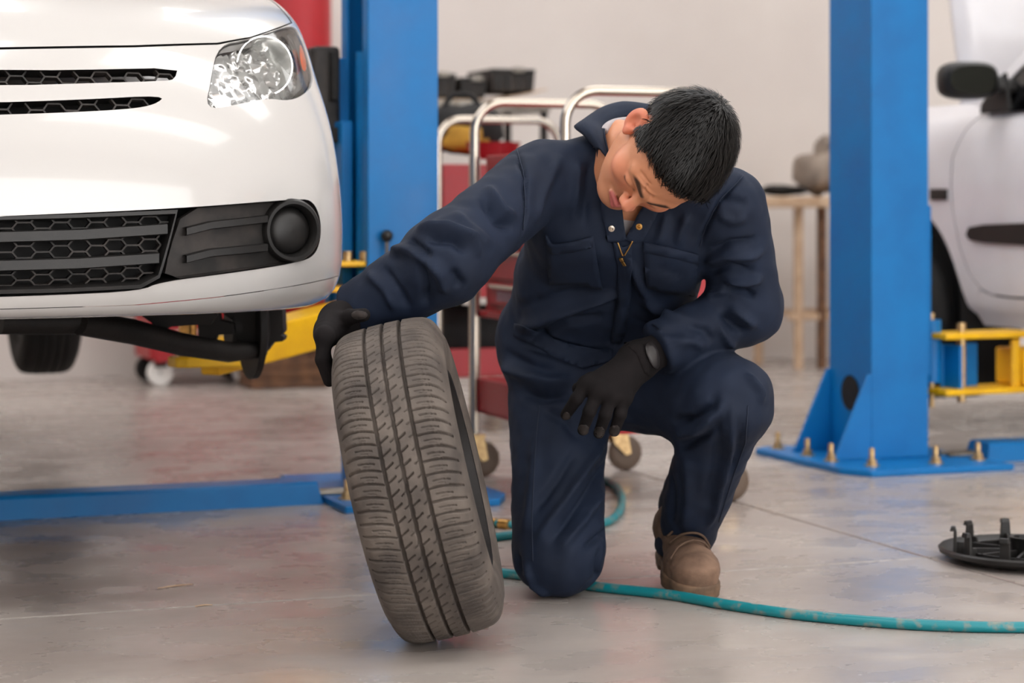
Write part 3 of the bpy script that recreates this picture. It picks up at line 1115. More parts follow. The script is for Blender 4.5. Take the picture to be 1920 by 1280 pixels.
rest, left = outline_with_notches([], [], halves[1:])
fas = left + [(q, p - gap) for q, p in seam_l] + [(QS + .012, seam_l[-1][1]), (QS + .012, PMX - .02), (QMX, PMX - .02)] + o_b[::-1]
bumper = panel('front_fascia', 'white_paint', car, nose, fas, [lamp], .02, lip=.03, mirror=nmir)
panel('lower_lip', 'white_paint', car, nose, [(q, p - .0008) for q, p in cre_l] + [(QMX, .012), (QMX, 0.0), (0, 0.0)], [], .02, mirror=nmir)
panel('hood', 'white_paint', car, nose, [(q, p + gap) for q, p in seam_l] + [(QS, PMX), (0.0, PMX)], [], .02, mirror=nmir)
panel('seam_backing', 'dark_gap', car, nose, [(q, p - .02) for q, p in seam_l] + [(QS + .03, seam_l[-1][1]), (QS + .03, PMX), (QS - .02, PMX), (QS - .02, seam_l[-1][1] + .02)] + [(q, p + .02) for q, p in seam_l[::-1]],
      [lamp], .02, depth=.012, lip=0, mirror=nmir)
# edges of the grille openings turn inwards
for h in halves[1:]:
    pass


def edge_strip(name, material, poly, d0, d1, closed=False):
    h = np.array([pt for pt in poly if pt[0] > 1e-3] if not closed else poly)
    if not closed:
        n = len(poly)
        st = next(i for i in range(n) if poly[i - 1][0] <= 1e-3 and poly[i][0] > 1e-3)
        fr = []
        i = st
        while poly[i % n][0] > 1e-3:
            fr.append(poly[i % n])
            i += 1
        h = np.array([(0.0, fr[0][1])] + fr + [(0.0, fr[-1][1])])
    a, b = nose(h[:, 0], h[:, 1], d0), nose(h[:, 0], h[:, 1], d1)
    m = MB().sheet([a.tolist(), b.tolist()])
    am, _ = nmir(a, a)
    bm, _ = nmir(b, b)
    m.sheet([am.tolist(), bm.tolist()])
    return m.build(name, material, car, smooth='auto', world=True)


edge_strip('slot_edge', 'black_plastic', halves[1], .0005, .03)
edge_strip('slot_edge', 'black_plastic', halves[2], .0005, .03)
edge_strip('lower_opening_edge', 'black_plastic', halves[3], -.0015, .05)
grille_back = panel('grille_backing', 'dark_gap', car, nose, [(0, .03), (.66, .06), (.66, .50), (0, .50)], [], .05, depth=.075, lip=0, mirror=nmir)


def bar(m, pts, hgt, d0, d1, side=0):
    """a moulded bar that follows the nose: pts in (q, p), half height hgt"""
    pts = dens(pts, .02, closed=False)
    A = np.array(pts)
    rows = []
    for k, (dz, dp) in enumerate(((-1, d1), (-1, d0 + .004), (-.8, d0), (.8, d0), (1, d0 + .004), (1, d1))):
        rows.append(nose(A[:, 0], A[:, 1] + dz * hgt, dp).tolist())
    mr = [nmir(np.array(r), np.array(r))[0].tolist() for r in rows]
    if side >= 0:
        m.sheet(rows)
    if side <= 0:
        m.sheet(mr)
    return m


def honeycomb(name, polys, depth, cw, chh, thick=.0016, deep=.012):
    """stretched hexagon mesh clipped to the outlines"""
    a = np.concatenate([np.array(p) for p in polys])
    q0, p0 = 0.0, a[:, 1].min()
    q1, p1 = a[:, 0].max(), a[:, 1].max()
    m = MB()
    segs = []
    rows = int((p1 - p0) / chh) + 2
    cols = int((q1 - q0) / cw) + 2
    for r in range(-1, rows):
        for c in range(-1, cols):
            cx, cy = q0 + c * cw * 1.0 + (r % 2) * cw / 2, p0 + r * chh
            # hexagon with flat long top: width cw*2/3*..., neighbours share edges
            hx, hy = cw * .33, chh
            L, R = (cx - hx, cy), (cx + hx, cy)
            TL, TR = (cx - hx * .5, cy + hy), (cx + hx * .5, cy + hy)
            segs += [((cx - cw * .18, cy), (cx + cw * .18, cy)), ((cx + cw * .18, cy), (cx + cw * .32, cy + chh)), ((cx - cw * .18, cy), (cx - cw * .32, cy + chh))]
    for s0, s1 in segs:
        mid = np.array([[(s0[0] + s1[0]) / 2, (s0[1] + s1[1]) / 2]])
        if mid[0][0] < 0 or not any(in_poly(mid, p)[0] for p in polys):
            continue
        A = np.array([s0, s1])
        d = (A[1] - A[0]) / np.linalg.norm(A[1] - A[0])
        nn = np.array([-d[1], d[0]]) * thick
        qs = np.array([A[0] - nn, A[0] + nn, A[1] + nn, A[1] - nn])
        f = nose(qs[:, 0], qs[:, 1], depth)
        b = nose(qs[:, 0], qs[:, 1], depth + deep)
        for X_, Y_ in ((f, b), (nmir(f, f)[0], nmir(b, b)[0])):
            m.add(np.concatenate([X_, Y_]).tolist(), [(0, 1, 2, 3), (0, 4, 5, 1), (1, 5, 6, 2), (2, 6, 7, 3), (3, 7, 4, 0)])
    return m.build(name, 'black_dusty', car, world=True)


honeycomb('grille_mesh', [halves[1]], .007, .066, .0125)
honeycomb('grille_mesh', [halves[2]], .007, .066, .0125)
gr_l = centre(npoly([(-70, 408), (150, 401), (334, 393), (300, 521), (264, 541), (100, 549), (-70, 553)]))
honeycomb('lower_mesh', [gr_l], .022, .068, .0105)
panel('lower_mesh_backing', 'dark_gap', car, nose, gr_l, [], .03, depth=.060, lip=0, mirror=nmir)
b1 = npoly([(-60, 446), (150, 440), (316, 429)])
b2 = npoly([(-60, 500), (150, 494), (300, 484)])
for b_ in (b1, b2):
    bar(MB(), [(0.0, b_[0][1])] + b_, .0105, .004, .045).build('grille_bar', 'black_plastic', car, smooth='auto', world=True)
# frame of the lower grille
fr_o = dens([(0.0, gr_l[0][1])] + gr_l[1:-1] + [(0.0, gr_l[-1][1])], .02, closed=False)
A = np.array(fr_o)
cen_ = A.mean(0)
ins = cen_ + (A - cen_) * np.array([.965, .86])
ins[0, 0] = ins[-1, 0] = 0
rows = [nose(A[:, 0], A[:, 1], .012).tolist(), nose(A[:, 0], A[:, 1], .001).tolist(), nose((A[:, 0] * .3 + ins[:, 0] * .7), (A[:, 1] * .3 + ins[:, 1] * .7), .001).tolist(), nose(ins[:, 0], ins[:, 1], .03).tolist()]
m = MB().sheet(rows)
m.sheet([nmir(np.array(r), np.array(r))[0].tolist() for r in rows])
m.build('grille_frame', 'black_plastic', car, smooth='auto', world=True)
# fog lamp panel with two fins and a blank round cover
fogp = rounded(npoly([(345, 391), (450, 383), (560, 374), (586, 379), (599, 410), (599, 450), (587, 478), (556, 490), (430, 510), (306, 527), (318, 470)]), 1)
panel('fog_panel', 'black_dusty', car, nose, fogp, [], .015, depth=.022, lip=0, mirror=nmir, rim=-.02, pair=car)
for y0, y1 in ((434, 408), (486, 462)):
    f_ = npoly([(352, y0), (400, y0 - 12), (505, y1 + 2)])
    for sd_ in (1, -1):
        bar(MB(), f_, .0075, .004, .03, side=sd_).build('fog_fin', 'black_plastic', car, smooth='auto', world=True)
fc = on_nose(548, 432)
fpos = Vector(nose(np.array([fc[0]]), np.array([fc[1]]), .0)[0])
fax = (FW * .93 + XP * .22).normalized()
zf = Vector((0, 0, 1))
Mx = Matrix((fax.cross(zf).cross(fax).cross(fax), fax.cross(zf).cross(fax), fax)).transposed().to_4x4()
Mx.translation = fpos - fax * .012
for sgn in (1, -1):
    m1 = MB().lathe([(.060, -.02), (.060, .012), (.056, .018), (.050, .018), (.046, .008), (.044, -.01)], Mx, 48)
    m2 = MB().lathe([(.045, -.008), (.041, .002), (.030, .008), (.015, .011), (0.0005, .012)], Mx, 40)
    if sgn < 0:
        for mm in (m1, m2):
            a = np.array(mm.v)
            mm.v = [tuple(p) for p in nmir(a, a)[0]]
    m1.build('fog_ring', 'black_plastic', car, smooth='auto', world=True)
    m2.build('fog_cover', 'black_plastic', car, smooth=True, world=True)

# headlamps: bright reflector tub, round main reflector, clear lens, amber marker
lc = np.array(lamp).mean(0)
tub = [tuple(lc + (np.array(p) - lc) * .97) for p in lamp]
rs = np.random.default_rng(4)


def tub_surf(q, p, depth=0.0):
    base = np.array([mnoise.noise(Vector((a * 60, b * 34, 2.0))) + .6 * mnoise.noise(Vector((a * 130, b * 90, 5.0))) for a, b in zip(q, p)])
    return nose(q, p, .034 + .014 * np.round(base * 3) / 3)


def lamp_part(m, name, material, root, smooth='auto'):
    for s in (1, -1):
        mm = MB()
        v = np.array(m.v)
        mm.v = [tuple(p) for p in (v if s > 0 else nmir(v, v)[0])]
        mm.f = m.f
        mm.build(name, material, root if s > 0 else hl2, smooth=smooth, world=True)


hl, hl2 = panel('headlamp', 'headlamp_chrome', car, tub_surf, tub, [], .009, lip=0, mirror=nmir, pair=car)
rc = on_nose(506, 122)
rpos = Vector(nose(np.array([rc[0]]), np.array([rc[1]]), .0)[0])
rax = (FW * .95 + XP * .12).normalized()
Mr = Matrix((zf.cross(rax).normalized(), rax.cross(zf.cross(rax)).normalized(), rax)).transposed().to_4x4()
Mr.translation = rpos - rax * .040
lamp_part(MB().lathe([(.008, -.045), (.018, -.042), (.030, -.034), (.040, -.022), (.048, -.008), (.0535, .008), (.055, .014), (.0575, .014), (.0575, -.012)], Mr, 44), 'reflector', 'headlamp_chrome', hl)
lamp_part(MB().lathe([(.0005, .004), (.008, .002), (.0115, -.006), (.0115, -.03)], Mr, 24), 'bulb_cap', 'headlamp_bulb', hl)
am = rounded(npoly([(566, 78), (574, 92), (580, 118), (578, 134), (571, 128), (566, 105)]), 2)
panel('amber_marker', 'amber', hl, nose, am, [], .008, depth=.006, lip=.012, mirror=nmir, pair=hl2)
chb = rounded(npoly([(548, 50), (562, 72), (577, 120), (583, 152), (566, 172), (560, 172), (570, 140), (562, 96), (545, 62)]), 2)
panel('chrome_band', 'headlamp_chrome', hl, nose, chb, [], .008, depth=.014, lip=.012, mirror=nmir, pair=hl2)
panel('clear_lens', 'clear_lens', hl, nose, lamp, [], .012, depth=.003, lip=0, mirror=nmir, pair=hl2)
rimo = [tuple(lc + (np.array(p) - lc) * 1.0) for p in lamp]
rimi = [tuple(lc + (np.array(p) - lc) * .975) for p in lamp]
panel('lens_seal', 'black_plastic', hl, nose, rimo, [rimi], .01, depth=.005, lip=.004, mirror=nmir, pair=hl2)

# inner structure, floor pan, rear body and cabin
MCAR = ROOT[car.name]


def cl(u, v, z):
    """car coordinates (right in the picture, forward, height) to local x y z of the car empty"""
    return Vector((u, -v, z))


m = MB()
m.box((0, 2.1, .66), (1.45, 3.2, .05))
m.box((0, .95, .72), (.9, .5, .16))
m.build('floor_pan', 'dark_metal', car, bevel=.01)
m = MB()
prof = [(1.9, .62), (1.9, 1.26), (1.15, 1.26), (1.75, 1.80), (2.9, 1.86), (3.62, 1.62), (3.86, 1.25), (3.88, .70), (3.7, .62)]
for k, (wd, lo_) in enumerate(((.80, 0),)):
    n = len(prof)
    body = [(1.95, .62), (1.95, 1.25), (3.86, 1.28), (3.9, .95), (3.86, .66), (3.7, .62)]
    m.prism([(y, z) for y, z in body], -.80, .80, Matrix(((0, 0, 1, 0), (1, 0, 0, 0), (0, 1, 0, 0), (0, 0, 0, 1))))
m.build('rear_body', 'white_paint', car, bevel=.05, seg=3)
m = MB()
lo_ = [(-.66, 1.12, 1.24), (.66, 1.12, 1.24), (.74, 3.8, 1.27), (-.74, 3.8, 1.27)]
hi_ = [(-.54, 1.85, 1.80), (.54, 1.85, 1.80), (.56, 3.3, 1.80), (-.56, 3.3, 1.80)]
m.add(lo_ + hi_, [(3, 2, 1, 0), (4, 5, 6, 7), (0, 1, 5, 4), (1, 2, 6, 5), (2, 3, 7, 6), (3, 0, 4, 7)])
m.build('cabin_glass', 'dark_glass', car, bevel=.03, seg=3)
MB().box((0, 2.57, 1.825), (1.14, 1.56, .05)).build('roof', 'white_paint', car, bevel=.02, seg=3)
# bare axle end where the wheel is off
MB().box((-.05, .42, .605), (1.35, .10, .06)).build('crossmember', 'dark_metal', car, bevel=.01)
MB().tube([P(150, 604, 4.25), P(250, 622, 4.35), P(340, 645, 4.45), P(430, 660, 4.55), P(492, 655, 4.62)], [.026, .026, .024, .022, .018], 12).build('control_arm', 'dark_metal', car, smooth='auto', world=True)
MB().tube([P(0, 602, 4.2), P(90, 603, 4.25), P(170, 602, 4.28)], .026, 12).build('subframe', 'dark_metal', car, smooth='auto', world=True)


def plate(name, pts, Y, th, tilt=0.0):
    """flat pressed part facing the camera; its outline hangs on the axle at depth Y"""
    q = [P(x, y, Y) for x, y in pts]
    vs = q + [p + Vector((tilt * th, th, 0)) for p in q]
    n = len(q)
    MB().add(vs, [tuple(range(n))[::-1], tuple(range(n, 2 * n))] + [(i, (i + 1) % n, n + (i + 1) % n, n + i) for i in range(n)]).build(name, 'dark_metal', car, bevel=.002, world=True)


plate('splash_shield', [(262, 590), (382, 586), (410, 584), (395, 608), (352, 610), (322, 612), (288, 628), (262, 624), (285, 606)], 4.42, .02)
plate('brake_shield', [(370, 585), (412, 583), (414, 600), (438, 606), (440, 626), (408, 628), (398, 650), (372, 636)], 4.58, .03)
plate('caliper', [(412, 583), (530, 580), (532, 622), (526, 628), (533, 632), (530, 640), (512, 642), (498, 660), (486, 671), (466, 672), (458, 652), (446, 640), (442, 606)], 4.62, .07)
m = MB()
axc = P(478, 612, 4.68)
Ma = Matrix.Translation(axc) @ Matrix.Rotation(ANG, 4, 'Z') @ Matrix.Rotation(PI / 2, 4, 'Y')
m.lathe([(.0, .05), (.03, .05), (.03, .02), (.06, .02), (.115, .0), (.115, -.014), (.05, -.014), (.05, -.06), (0, -.06)], Ma, 36)
m.build('brake_disc', 'dark_metal', car, smooth='auto', world=True)
MB().tube([P(448, 585, 4.72), P(452, 530, 4.74), P(456, 470, 4.76)], .035, 16).build('strut', 'dark_metal', car, smooth='auto', world=True)


# ------------------------------------------------------------------ tyres and wheels
def tire_profile(R, W):
    """half section from the tread middle over the shoulder to the bead: (across, radius)"""
    h = W / 2
    return [(0, R), (h * .3, R - .0006), (h * .55, R - .0022), (h * .72, R - .0055), (h * .82, R - .011), (h * .90, R - .021), (h * .965, R - .036), (h * 1.0, R - .056),
            (h * .985, R - .074), (h * .93, R - .090), (h * .87, R - .099), (h * .84, R - .104), (h * .78, R - .106)]


def plain_wheel(parent, M, R=.285, W=.18):
    prof = tire_profile(R, W)
    full = [(r, -a) for a, r in prof[::-1]] + [(r, a) for a, r in prof[1:]]
    # circumferential grooves
    o = []
    for i in range(len(full) - 1):
        o.append(full[i])
        (r0, z0), (r1, z1) = full[i], full[i + 1]
        if abs(z0) < W * .3 and abs(z1) < W * .3:
            zm, rm = (z0 + z1) / 2, (r0 + r1) / 2
            o += [(rm, zm - .004), (rm - .007, zm - .003), (rm - .007, zm + .003), (rm, zm + .004)]
    o.append(full[-1])
    tr = MB().lathe(o, M, 64).build('tire', 'rubber', parent, smooth='auto', world=True)
    rr = R - .105
    MB().lathe([(.03, .02), (.07, .03), (.10, .012), (rr - .03, .03), (rr - .012, W * .32), (rr + .006, W * .38), (rr + .006, W * .40), (rr - .004, W * .41),
                (rr - .02, W * .36), (rr - .02, -W * .38), (rr + .006, -W * .40)], M, 48).build('rim', 'dark_metal', parent, smooth='auto', world=True)
    return tr


RY = Matrix.Rotation(PI / 2, 4, 'Y')
rw = Vector((-1.53, 6.97, .485))
plain_wheel(car, Matrix.Translation(rw) @ Matrix.Rotation(ANG, 4, 'Z') @ RY, R=.285, W=.19)
rw2 = CO + XP * -.70 - FW * 3.26
plain_wheel(car, Matrix.Translation((rw2.x, rw2.y, .485)) @ Matrix.Rotation(ANG, 4, 'Z') @ RY, R=.285, W=.19)

# ------------------------------------------------------------------ second car on the right lift, facing away, bonnet up
S0 = Vector((1.64, 6.385, 0))
car2 = thing('silver_white_car', 'pale grey-white car on the right lift with its hood up', 'car', S0, ANG)
ZB = np.array([.36, .40, .47, .55, .70, .85, .95, 1.02, 1.06, 1.09])
BB = np.array([.10, .05, .022, .008, .0, .0, .008, .03, .07, .14])
ZF = np.linspace(.36, 1.09, 200)
BF = np.interp(ZF, ZB, BB)
BF = np.convolve(np.pad(BF, 12, mode='edge'), np.ones(25) / 25, 'valid')


def side2(a, z, depth=0.0):
    """a: forward along the car, z: height, in the local frame of car2 (x = into the car, y = forward)"""
    a, z = np.asarray(a, float), np.asarray(z, float)
    b = np.interp(z, ZF, BF) + .6 * np.clip((a - 1.05) / .6, 0, 2) ** 2 + depth
    loc = np.stack([b, a, z], -1)
    M = np.array(ROOT[car2.name])
    return loc @ M[:3, :3].T + M[:3, 3]


def s2(px, py):
    """pixel to (forward, height) on the flank"""
    k = (px - 960) / F_PX
    # S0 + t*YP
    t = (S0.x - k * S0.y) / (k * YP.y - YP.x)
    Y = S0.y + t * YP.y
    return (t, CAM_H - (py - HOR) / F_PX * Y)


def bow(pts):
    return [s2(*p) for p in pts]


AW, AZ, AR = .90, .42, .335
arch = [(AW + AR * math.cos(a), AZ + AR * math.sin(a)) for a in np.linspace(0, PI, 30)]
gapl = bow([(1824, 190), (1800, 240), (1784, 293), (1783, 350), (1786, 397), (1798, 465), (1812, 515), (1828, 540), (1846, 551), (1880, 556), (1925, 558)])
d_out = [(q + (-.004), z) for q, z in gapl]
door = d_out + [(-.7, gapl[-1][1]), (-.7, 1.045), (s2(1846, 213)[0], 1.045), (d_out[0][0], 1.075)]
panel('front_door', 'car_grey_white', car2, side2, door, [], .03, rim=.02)
fend = [(q + .004, z) for q, z in gapl[:8]] + [(AW - AR - .02, .40), (AW - AR, AZ)] + arch[::-1][1:] + [(1.6, .42), (1.62, 1.0), (1.5, 1.085), (gapl[0][0] + .004, 1.085)]
panel('front_fender', 'car_grey_white', car2, side2, fend, [], .03, rim=.03)
sill = [(AW - AR - .025, .395), (AW - AR - .03, .36), (-.7, .36), (-.7, gapl[-1][1] - .006), gapl[-1], gapl[8]]
sill = [(AW - AR - .025, .40), (AW - AR - .03, .362), (-.7, .362), (-.7, gapl[-1][1] - .007)] + [(q, z - .007) for q, z in gapl[::-1][:4]] + [(AW - AR - .022, .42)]
panel('sill', 'car_grey_white', car2, side2, sill, [], .03, rim=.02)
# inner dark body
m = MB()
m.box((.80, .2, .72), (1.36, 2.4, .66))
m.box((.80, 1.35, .66), (1.0, .5, .5))
m.build('inner_body', 'dark_gap', car2)
MB().box((.8, .1, .42), (1.3, 2.2, .06)).build('floor_pan', 'dark_metal', car2, bevel=.01)
# trims
mo = bow([(1816, 440), (1822, 426), (1850, 421), (1925, 418)]) + [(-.6, s2(1925, 418)[1]), (-.6, s2(1925, 460)[1])] + bow([(1925, 460), (1850, 455), (1822, 450)])
panel('door_moulding', 'black_plastic', car2, side2, mo, [], .02, depth=-.014, rim=.016)
panel('fender_marker', 'black_plastic', car2, side2, bow([(1747, 354), (1777, 354), (1777, 375), (1747, 375)]), [], .02, depth=-.008, rim=.01)
# glass and pillar: side window leans inwards above the belt line
t0 = s2(1846, 213)[0] + .08


def glass2(a, z, depth=0.0):
    a, z = np.asarray(a, float), np.asarray(z, float)
    b = .045 + (z - 1.05) * .42 + depth
    loc = np.stack([b, a, z], -1)
    M = np.array(ROOT[car2.name])
    return loc @ M[:3, :3].T + M[:3, 3]


panel('side_window', 'dark_glass', car2, glass2, [(t0, 1.045), (t0 - .02, 1.10), (t0 - .42, 1.42), (-.7, 1.47), (-.7, 1.045)], [], .05, rim=.01)
panel('roof_pillar', 'car_grey_white', car2, glass2, [(t0 + .01, 1.06), (t0 + .05, 1.075), (t0 - .38, 1.465), (-.7, 1.54), (-.7, 1.475), (t0 - .42, 1.425)], [], .05, depth=-.008, rim=.05)
ws = MB()
ws.add([(.10, t0 + .08, 1.08), (1.50, t0 + .08, 1.08), (1.36, t0 - .40, 1.50), (.26, t0 - .40, 1.50)], [(0, 1, 2, 3)])
ws.build('windscreen', 'dark_glass', car2, solid=.006)
MB().box((.8, t0 - .9, 1.52), (1.1, 1.0, .04)).build('roof', 'car_grey_white', car2, bevel=.015, seg=3)
MB().box((.8, t0 + .14, 1.07), (1.35, .22, .03)).build('cowl', 'car_grey_white', car2, bevel=.008)
# raised hood, hinged below the windscreen and leaning forward
hb = Vector((.13, t0 + .25, 1.085))
rows = []
for j in range(11):
    s = j / 10
    y = hb.y + .22 * s + .10 * s * s
    z = hb.z + .93 * s
    row = []
    for i in range(13):
        k = i / 12
        row.append((.13 + 1.34 * k + (.05 * s if k < .5 else -.05 * s), y - .05 * math.sin(PI * k), z))
    rows.append(row)
MB().sheet(rows).build('hood', 'car_grey_white', car2, smooth=True, solid=.02)
# door mirror
mc = P(1820, 150, 6.70)
t_in = Vector((XP.x, XP.y, 0))
Mm = Matrix.Translation(mc) @ Matrix.Rotation(ANG * .4, 4, 'Z')
hs = blob(MB(), (0, .03, 0), (.096, .055, .06), Mm, 24, 14, sq=.62).build('mirror_housing', 'black_plastic', car2, smooth=True, world=True)
mg = MB()
poly = rounded([(-.082, -.012), (-.07, .030), (-.02, .046), (.06, .044), (.075, .02), (.072, -.03), (.04, -.046), (-.05, -.042)], 2)
mg.prism(poly, -.001, .001, Mm @ Matrix.Translation((0, -.0275, 0)) @ Matrix.Rotation(PI / 2, 4, 'X') @ Matrix.Rotation(math.radians(4), 4, 'Y'))
mg.build('mirror_glass', 'mirror_glass' if 'mirror_glass' in MATS else 'chrome', hs, world=True)
MB().tube([Mm @ Vector((.07, .035, -.005)), Mm @ Vector((.13, .035, -.018)), Mm @ Vector((.19, .04, -.03))], [.035, .026, .04], 12).build('mirror_stalk', 'black_plastic', car2, smooth=True, world=True)
MB().prism([(t0 - .16, 1.045), (t0 + .005, 1.045), (t0 + .0, 1.075), (t0 - .13, 1.17)], -.008, .008,
           Matrix(((0, 0, 1, .045), (1, 0, 0, 0), (0, 1, 0, 0), (0, 0, 0, 1)))).build('mirror_base', 'black_plastic', car2, bevel=.003)
# wheels and arch liner
MB().lathe([(.325, .0), (.325, .24), (.05, .24)], Matrix.Translation((.02, AW, AZ)) @ RY, 40).build('arch_liner', 'dark_gap', car2, smooth='auto')
Mw = ROOT[car2.name] @ Matrix.Translation((.09, AW + .08, .375)) @ Matrix.Rotation(.06, 4, 'Z') @ RY
plain_wheel(car2, Mw @ Matrix.Rotation(PI, 4, 'X'), R=.282, W=.18)
Mw = ROOT[car2.name] @ Matrix.Translation((1.46, AW, .375)) @ RY
plain_wheel(car2, Mw, R=.282, W=.18)


# ------------------------------------------------------------------ the loose wheel he is checking
def worn_wheel():
    R, W = .275, .196
    lean, yaw = math.radians(13.3), math.radians(.6)
    up = Vector((-math.sin(lean), 0, math.cos(lean)))
    ax0 = Vector((math.cos(lean), 0, math.sin(lean)))
    ax = (ax0 * math.cos(yaw) + Vector((0, -1, 0)) * math.sin(yaw)).normalized()
    fw = ax.cross(up).normalized()
    c = P(786, 888, 3.68)
    c.z = R * math.cos(lean) + .0185
    t = thing('worn_tire', 'worn dusty car tire leaning towards the white bumper', 'tire', (c.x, c.y, 0))
    # cross section: fine over the tread, coarse over the side walls
    half = tire_profile(R, W)
    ha, hr = np.array([a for a, _ in half]), np.array([r for _, r in half])
    kk = np.concatenate([[0], np.cumsum(np.hypot(np.diff(ha), np.diff(hr)))])
    dense = np.concatenate([np.arange(0, .092, .0011), np.linspace(.093, kk[-1], 26)])
    # smooth section
    xa, xr = np.interp(dense, kk, ha), np.interp(dense, kk, hr)
    ker = np.ones(9) / 9
    for arr in (xa, xr):
        sm = np.convolve(np.pad(arr, 4, mode='edge'), ker, 'valid')
        arr[6:-4] = sm[6:-4]
    A_ = np.concatenate([-xa[::-1], xa[1:]])
    R_ = np.concatenate([xr[::-1], xr[1:]])
    n = 1300
    s_ = np.arange(n) / n * 2 * PI * R
    AA, SS = np.meshgrid(A_, s_)
    circ = 2 * PI * R
    pitch = circ / 78
    dep = np.zeros_like(AA)

    def cut(dist, w, d):
        return d * np.clip(1 - (np.abs(dist) / w) ** 4, 0, 1)

    wob = .0003 * np.sin(SS / pitch * 2 * PI)
    g3 = (-.030, .0, .030)
    for g in g3:
        dep = np.maximum(dep, cut(AA - g - wob, .0034, .0120))

    def fr(x):
        return (x - np.round(x)) * pitch

    left = (AA < -.033) & (AA > -.088)
    right = (AA > .033) & (AA < .088)
    lw = np.abs(AA)
    for m, sg in ((left, 1), (right, -1)):
        ph = SS / pitch + sg * .35 * (lw - .033) / .05 + .18 * np.sin((lw - .033) * 60)
        dep = np.where(m, np.maximum(dep, cut(fr(ph), .0018, .0075)), dep)
        thin = fr(ph + .5)
        dep = np.where(m & (lw > .042) & (lw < .070), np.maximum(dep, cut(thin, .0010, .0045)), dep)
        dep = np.where(m & (lw > .066), np.maximum(dep, cut(fr(ph + .04), .0030, .0035)), dep)
        thin = fr(ph + .25)
        dep = np.where(m & (lw > .050) & (lw < .062), np.maximum(dep, cut(thin, .0007, .0018)), dep)
    for lo_, hi_, sg in ((-.030, -.013, 1), (.0, .016, 1), (-.011, -.003, 1), (.020, .027, 1)):
        ph = SS / pitch + sg * (AA - lo_) / .020 * .55
        m = (AA > lo_) & (AA < hi_)
        wd = .0017 if hi_ - lo_ > .012 else .0008
        dep = np.where(m, np.maximum(dep, cut(fr(ph), wd, .0065)), dep)
    # worn and scuffed surface
    nz = np.array([[mnoise.noise(Vector((a * 160, math.cos(s / R) * 9, math.sin(s / R) * 9))) for a in A_[::4]] for s in s_[::6]])
    nzf = np.kron(nz, np.ones((6, 4)))[:n, :len(A_)]
    if nzf.shape[1] < len(A_) or nzf.shape[0] < n:
        nzf = np.pad(nzf, ((0, n - nzf.shape[0]), (0, len(A_) - nzf.shape[1])), mode='edge')
    tread = np.abs(AA) < .09
    dep = dep * np.clip(1.02 - .35 * np.clip(nzf, 0, 1), .3, 1) * np.where(tread, 1, 0)
    # raised rings on the side wall
    rr = R_[None, :] - dep
    ring = (np.abs(AA) > .094) & (np.abs(rr - .228) < .003)
    AA2 = AA + np.where(ring, np.sign(AA) * .0012, 0)
    ang = SS / R
    pos = np.array(c)[None, None] + AA2[..., None] * np.array(ax) + (rr * np.cos(ang))[..., None] * np.array(up) + (rr * np.sin(ang))[..., None] * np.array(fw)
    sink = float(pos[..., 2].min()) - .0004
    pos[..., 2] -= sink
    c.z -= sink
    m_ = len(A_)
    V = pos.reshape(-1, 3)
    i, j = np.meshgrid(np.arange(n), np.arange(m_ - 1), indexing='ij')
    i2 = (i + 1) % n
    Fq = np.stack([i * m_ + j, i * m_ + j + 1, i2 * m_ + j + 1, i2 * m_ + j], -1).reshape(-1, 4)
    V = V - np.array((c.x, c.y, 0))
    V[:, 2] -= 0
    me = bpy.data.meshes.new('tread_and_walls')
    me.from_pydata(V.tolist(), [], Fq.tolist())
    me.update()
    link(me, 'tread_and_walls', 'tire_rubber', t, smooth=True)
    M = Matrix((fw, up, ax)).transposed().to_4x4()
    M.translation = c
    rr0 = R - .106
    MB().lathe([(.03, .045), (.06, .05), (.085, .03), (rr0 - .035, .045), (rr0 - .014, W * .33), (rr0 - .006, W * .40), (rr0 + .002, W * .44), (rr0 + .006, W * .452), (rr0 + .002, W * .46), (rr0 - .006, W * .455),
                (rr0 - .016, W * .38), (rr0 - .018, -W * .38), (rr0 - .004, -W * .45), (rr0 + .004, -W * .46), (rr0 + .006, -W * .452)], M, 64).build('steel_rim', 'dark_metal', t, smooth='auto', world=True)
    return t, c, ax, up, fw, R, W


tire, TC, TAX, TUP, TFW, TR, TW = worn_wheel()


# ------------------------------------------------------------------ sculpting tools: distance fields turned into meshes
def cap(Q, a, b, r1, r2=None):
    r2 = r1 if r2 is None else r2
    a, b = np.asarray(a, np.float32), np.asarray(b, np.float32)
    ab = b - a
    t = np.clip(((Q - a) @ ab) / max(float(ab @ ab), 1e-9), 0, 1)
    d = Q - a - t[:, None] * ab
    return np.sqrt((d * d).sum(1)) - (r1 + (r2 - r1) * t)


def ell(Q, c, r):
    r = np.asarray(r, np.float32)
    q = (Q - np.asarray(c, np.float32))
    k0 = np.sqrt(((q / r) ** 2).sum(1))
    k1 = np.sqrt(((q / (r * r)) ** 2).sum(1)) + 1e-9
    return k0 * (k0 - 1) / k1


def smin(a, b, k):
    h = np.clip(.5 + .5 * (b - a) / k, 0, 1)
    return b + (a - b) * h - k * h * (1 - h)


def smax(a, b, k):
    return -smin(-a, -b, k)


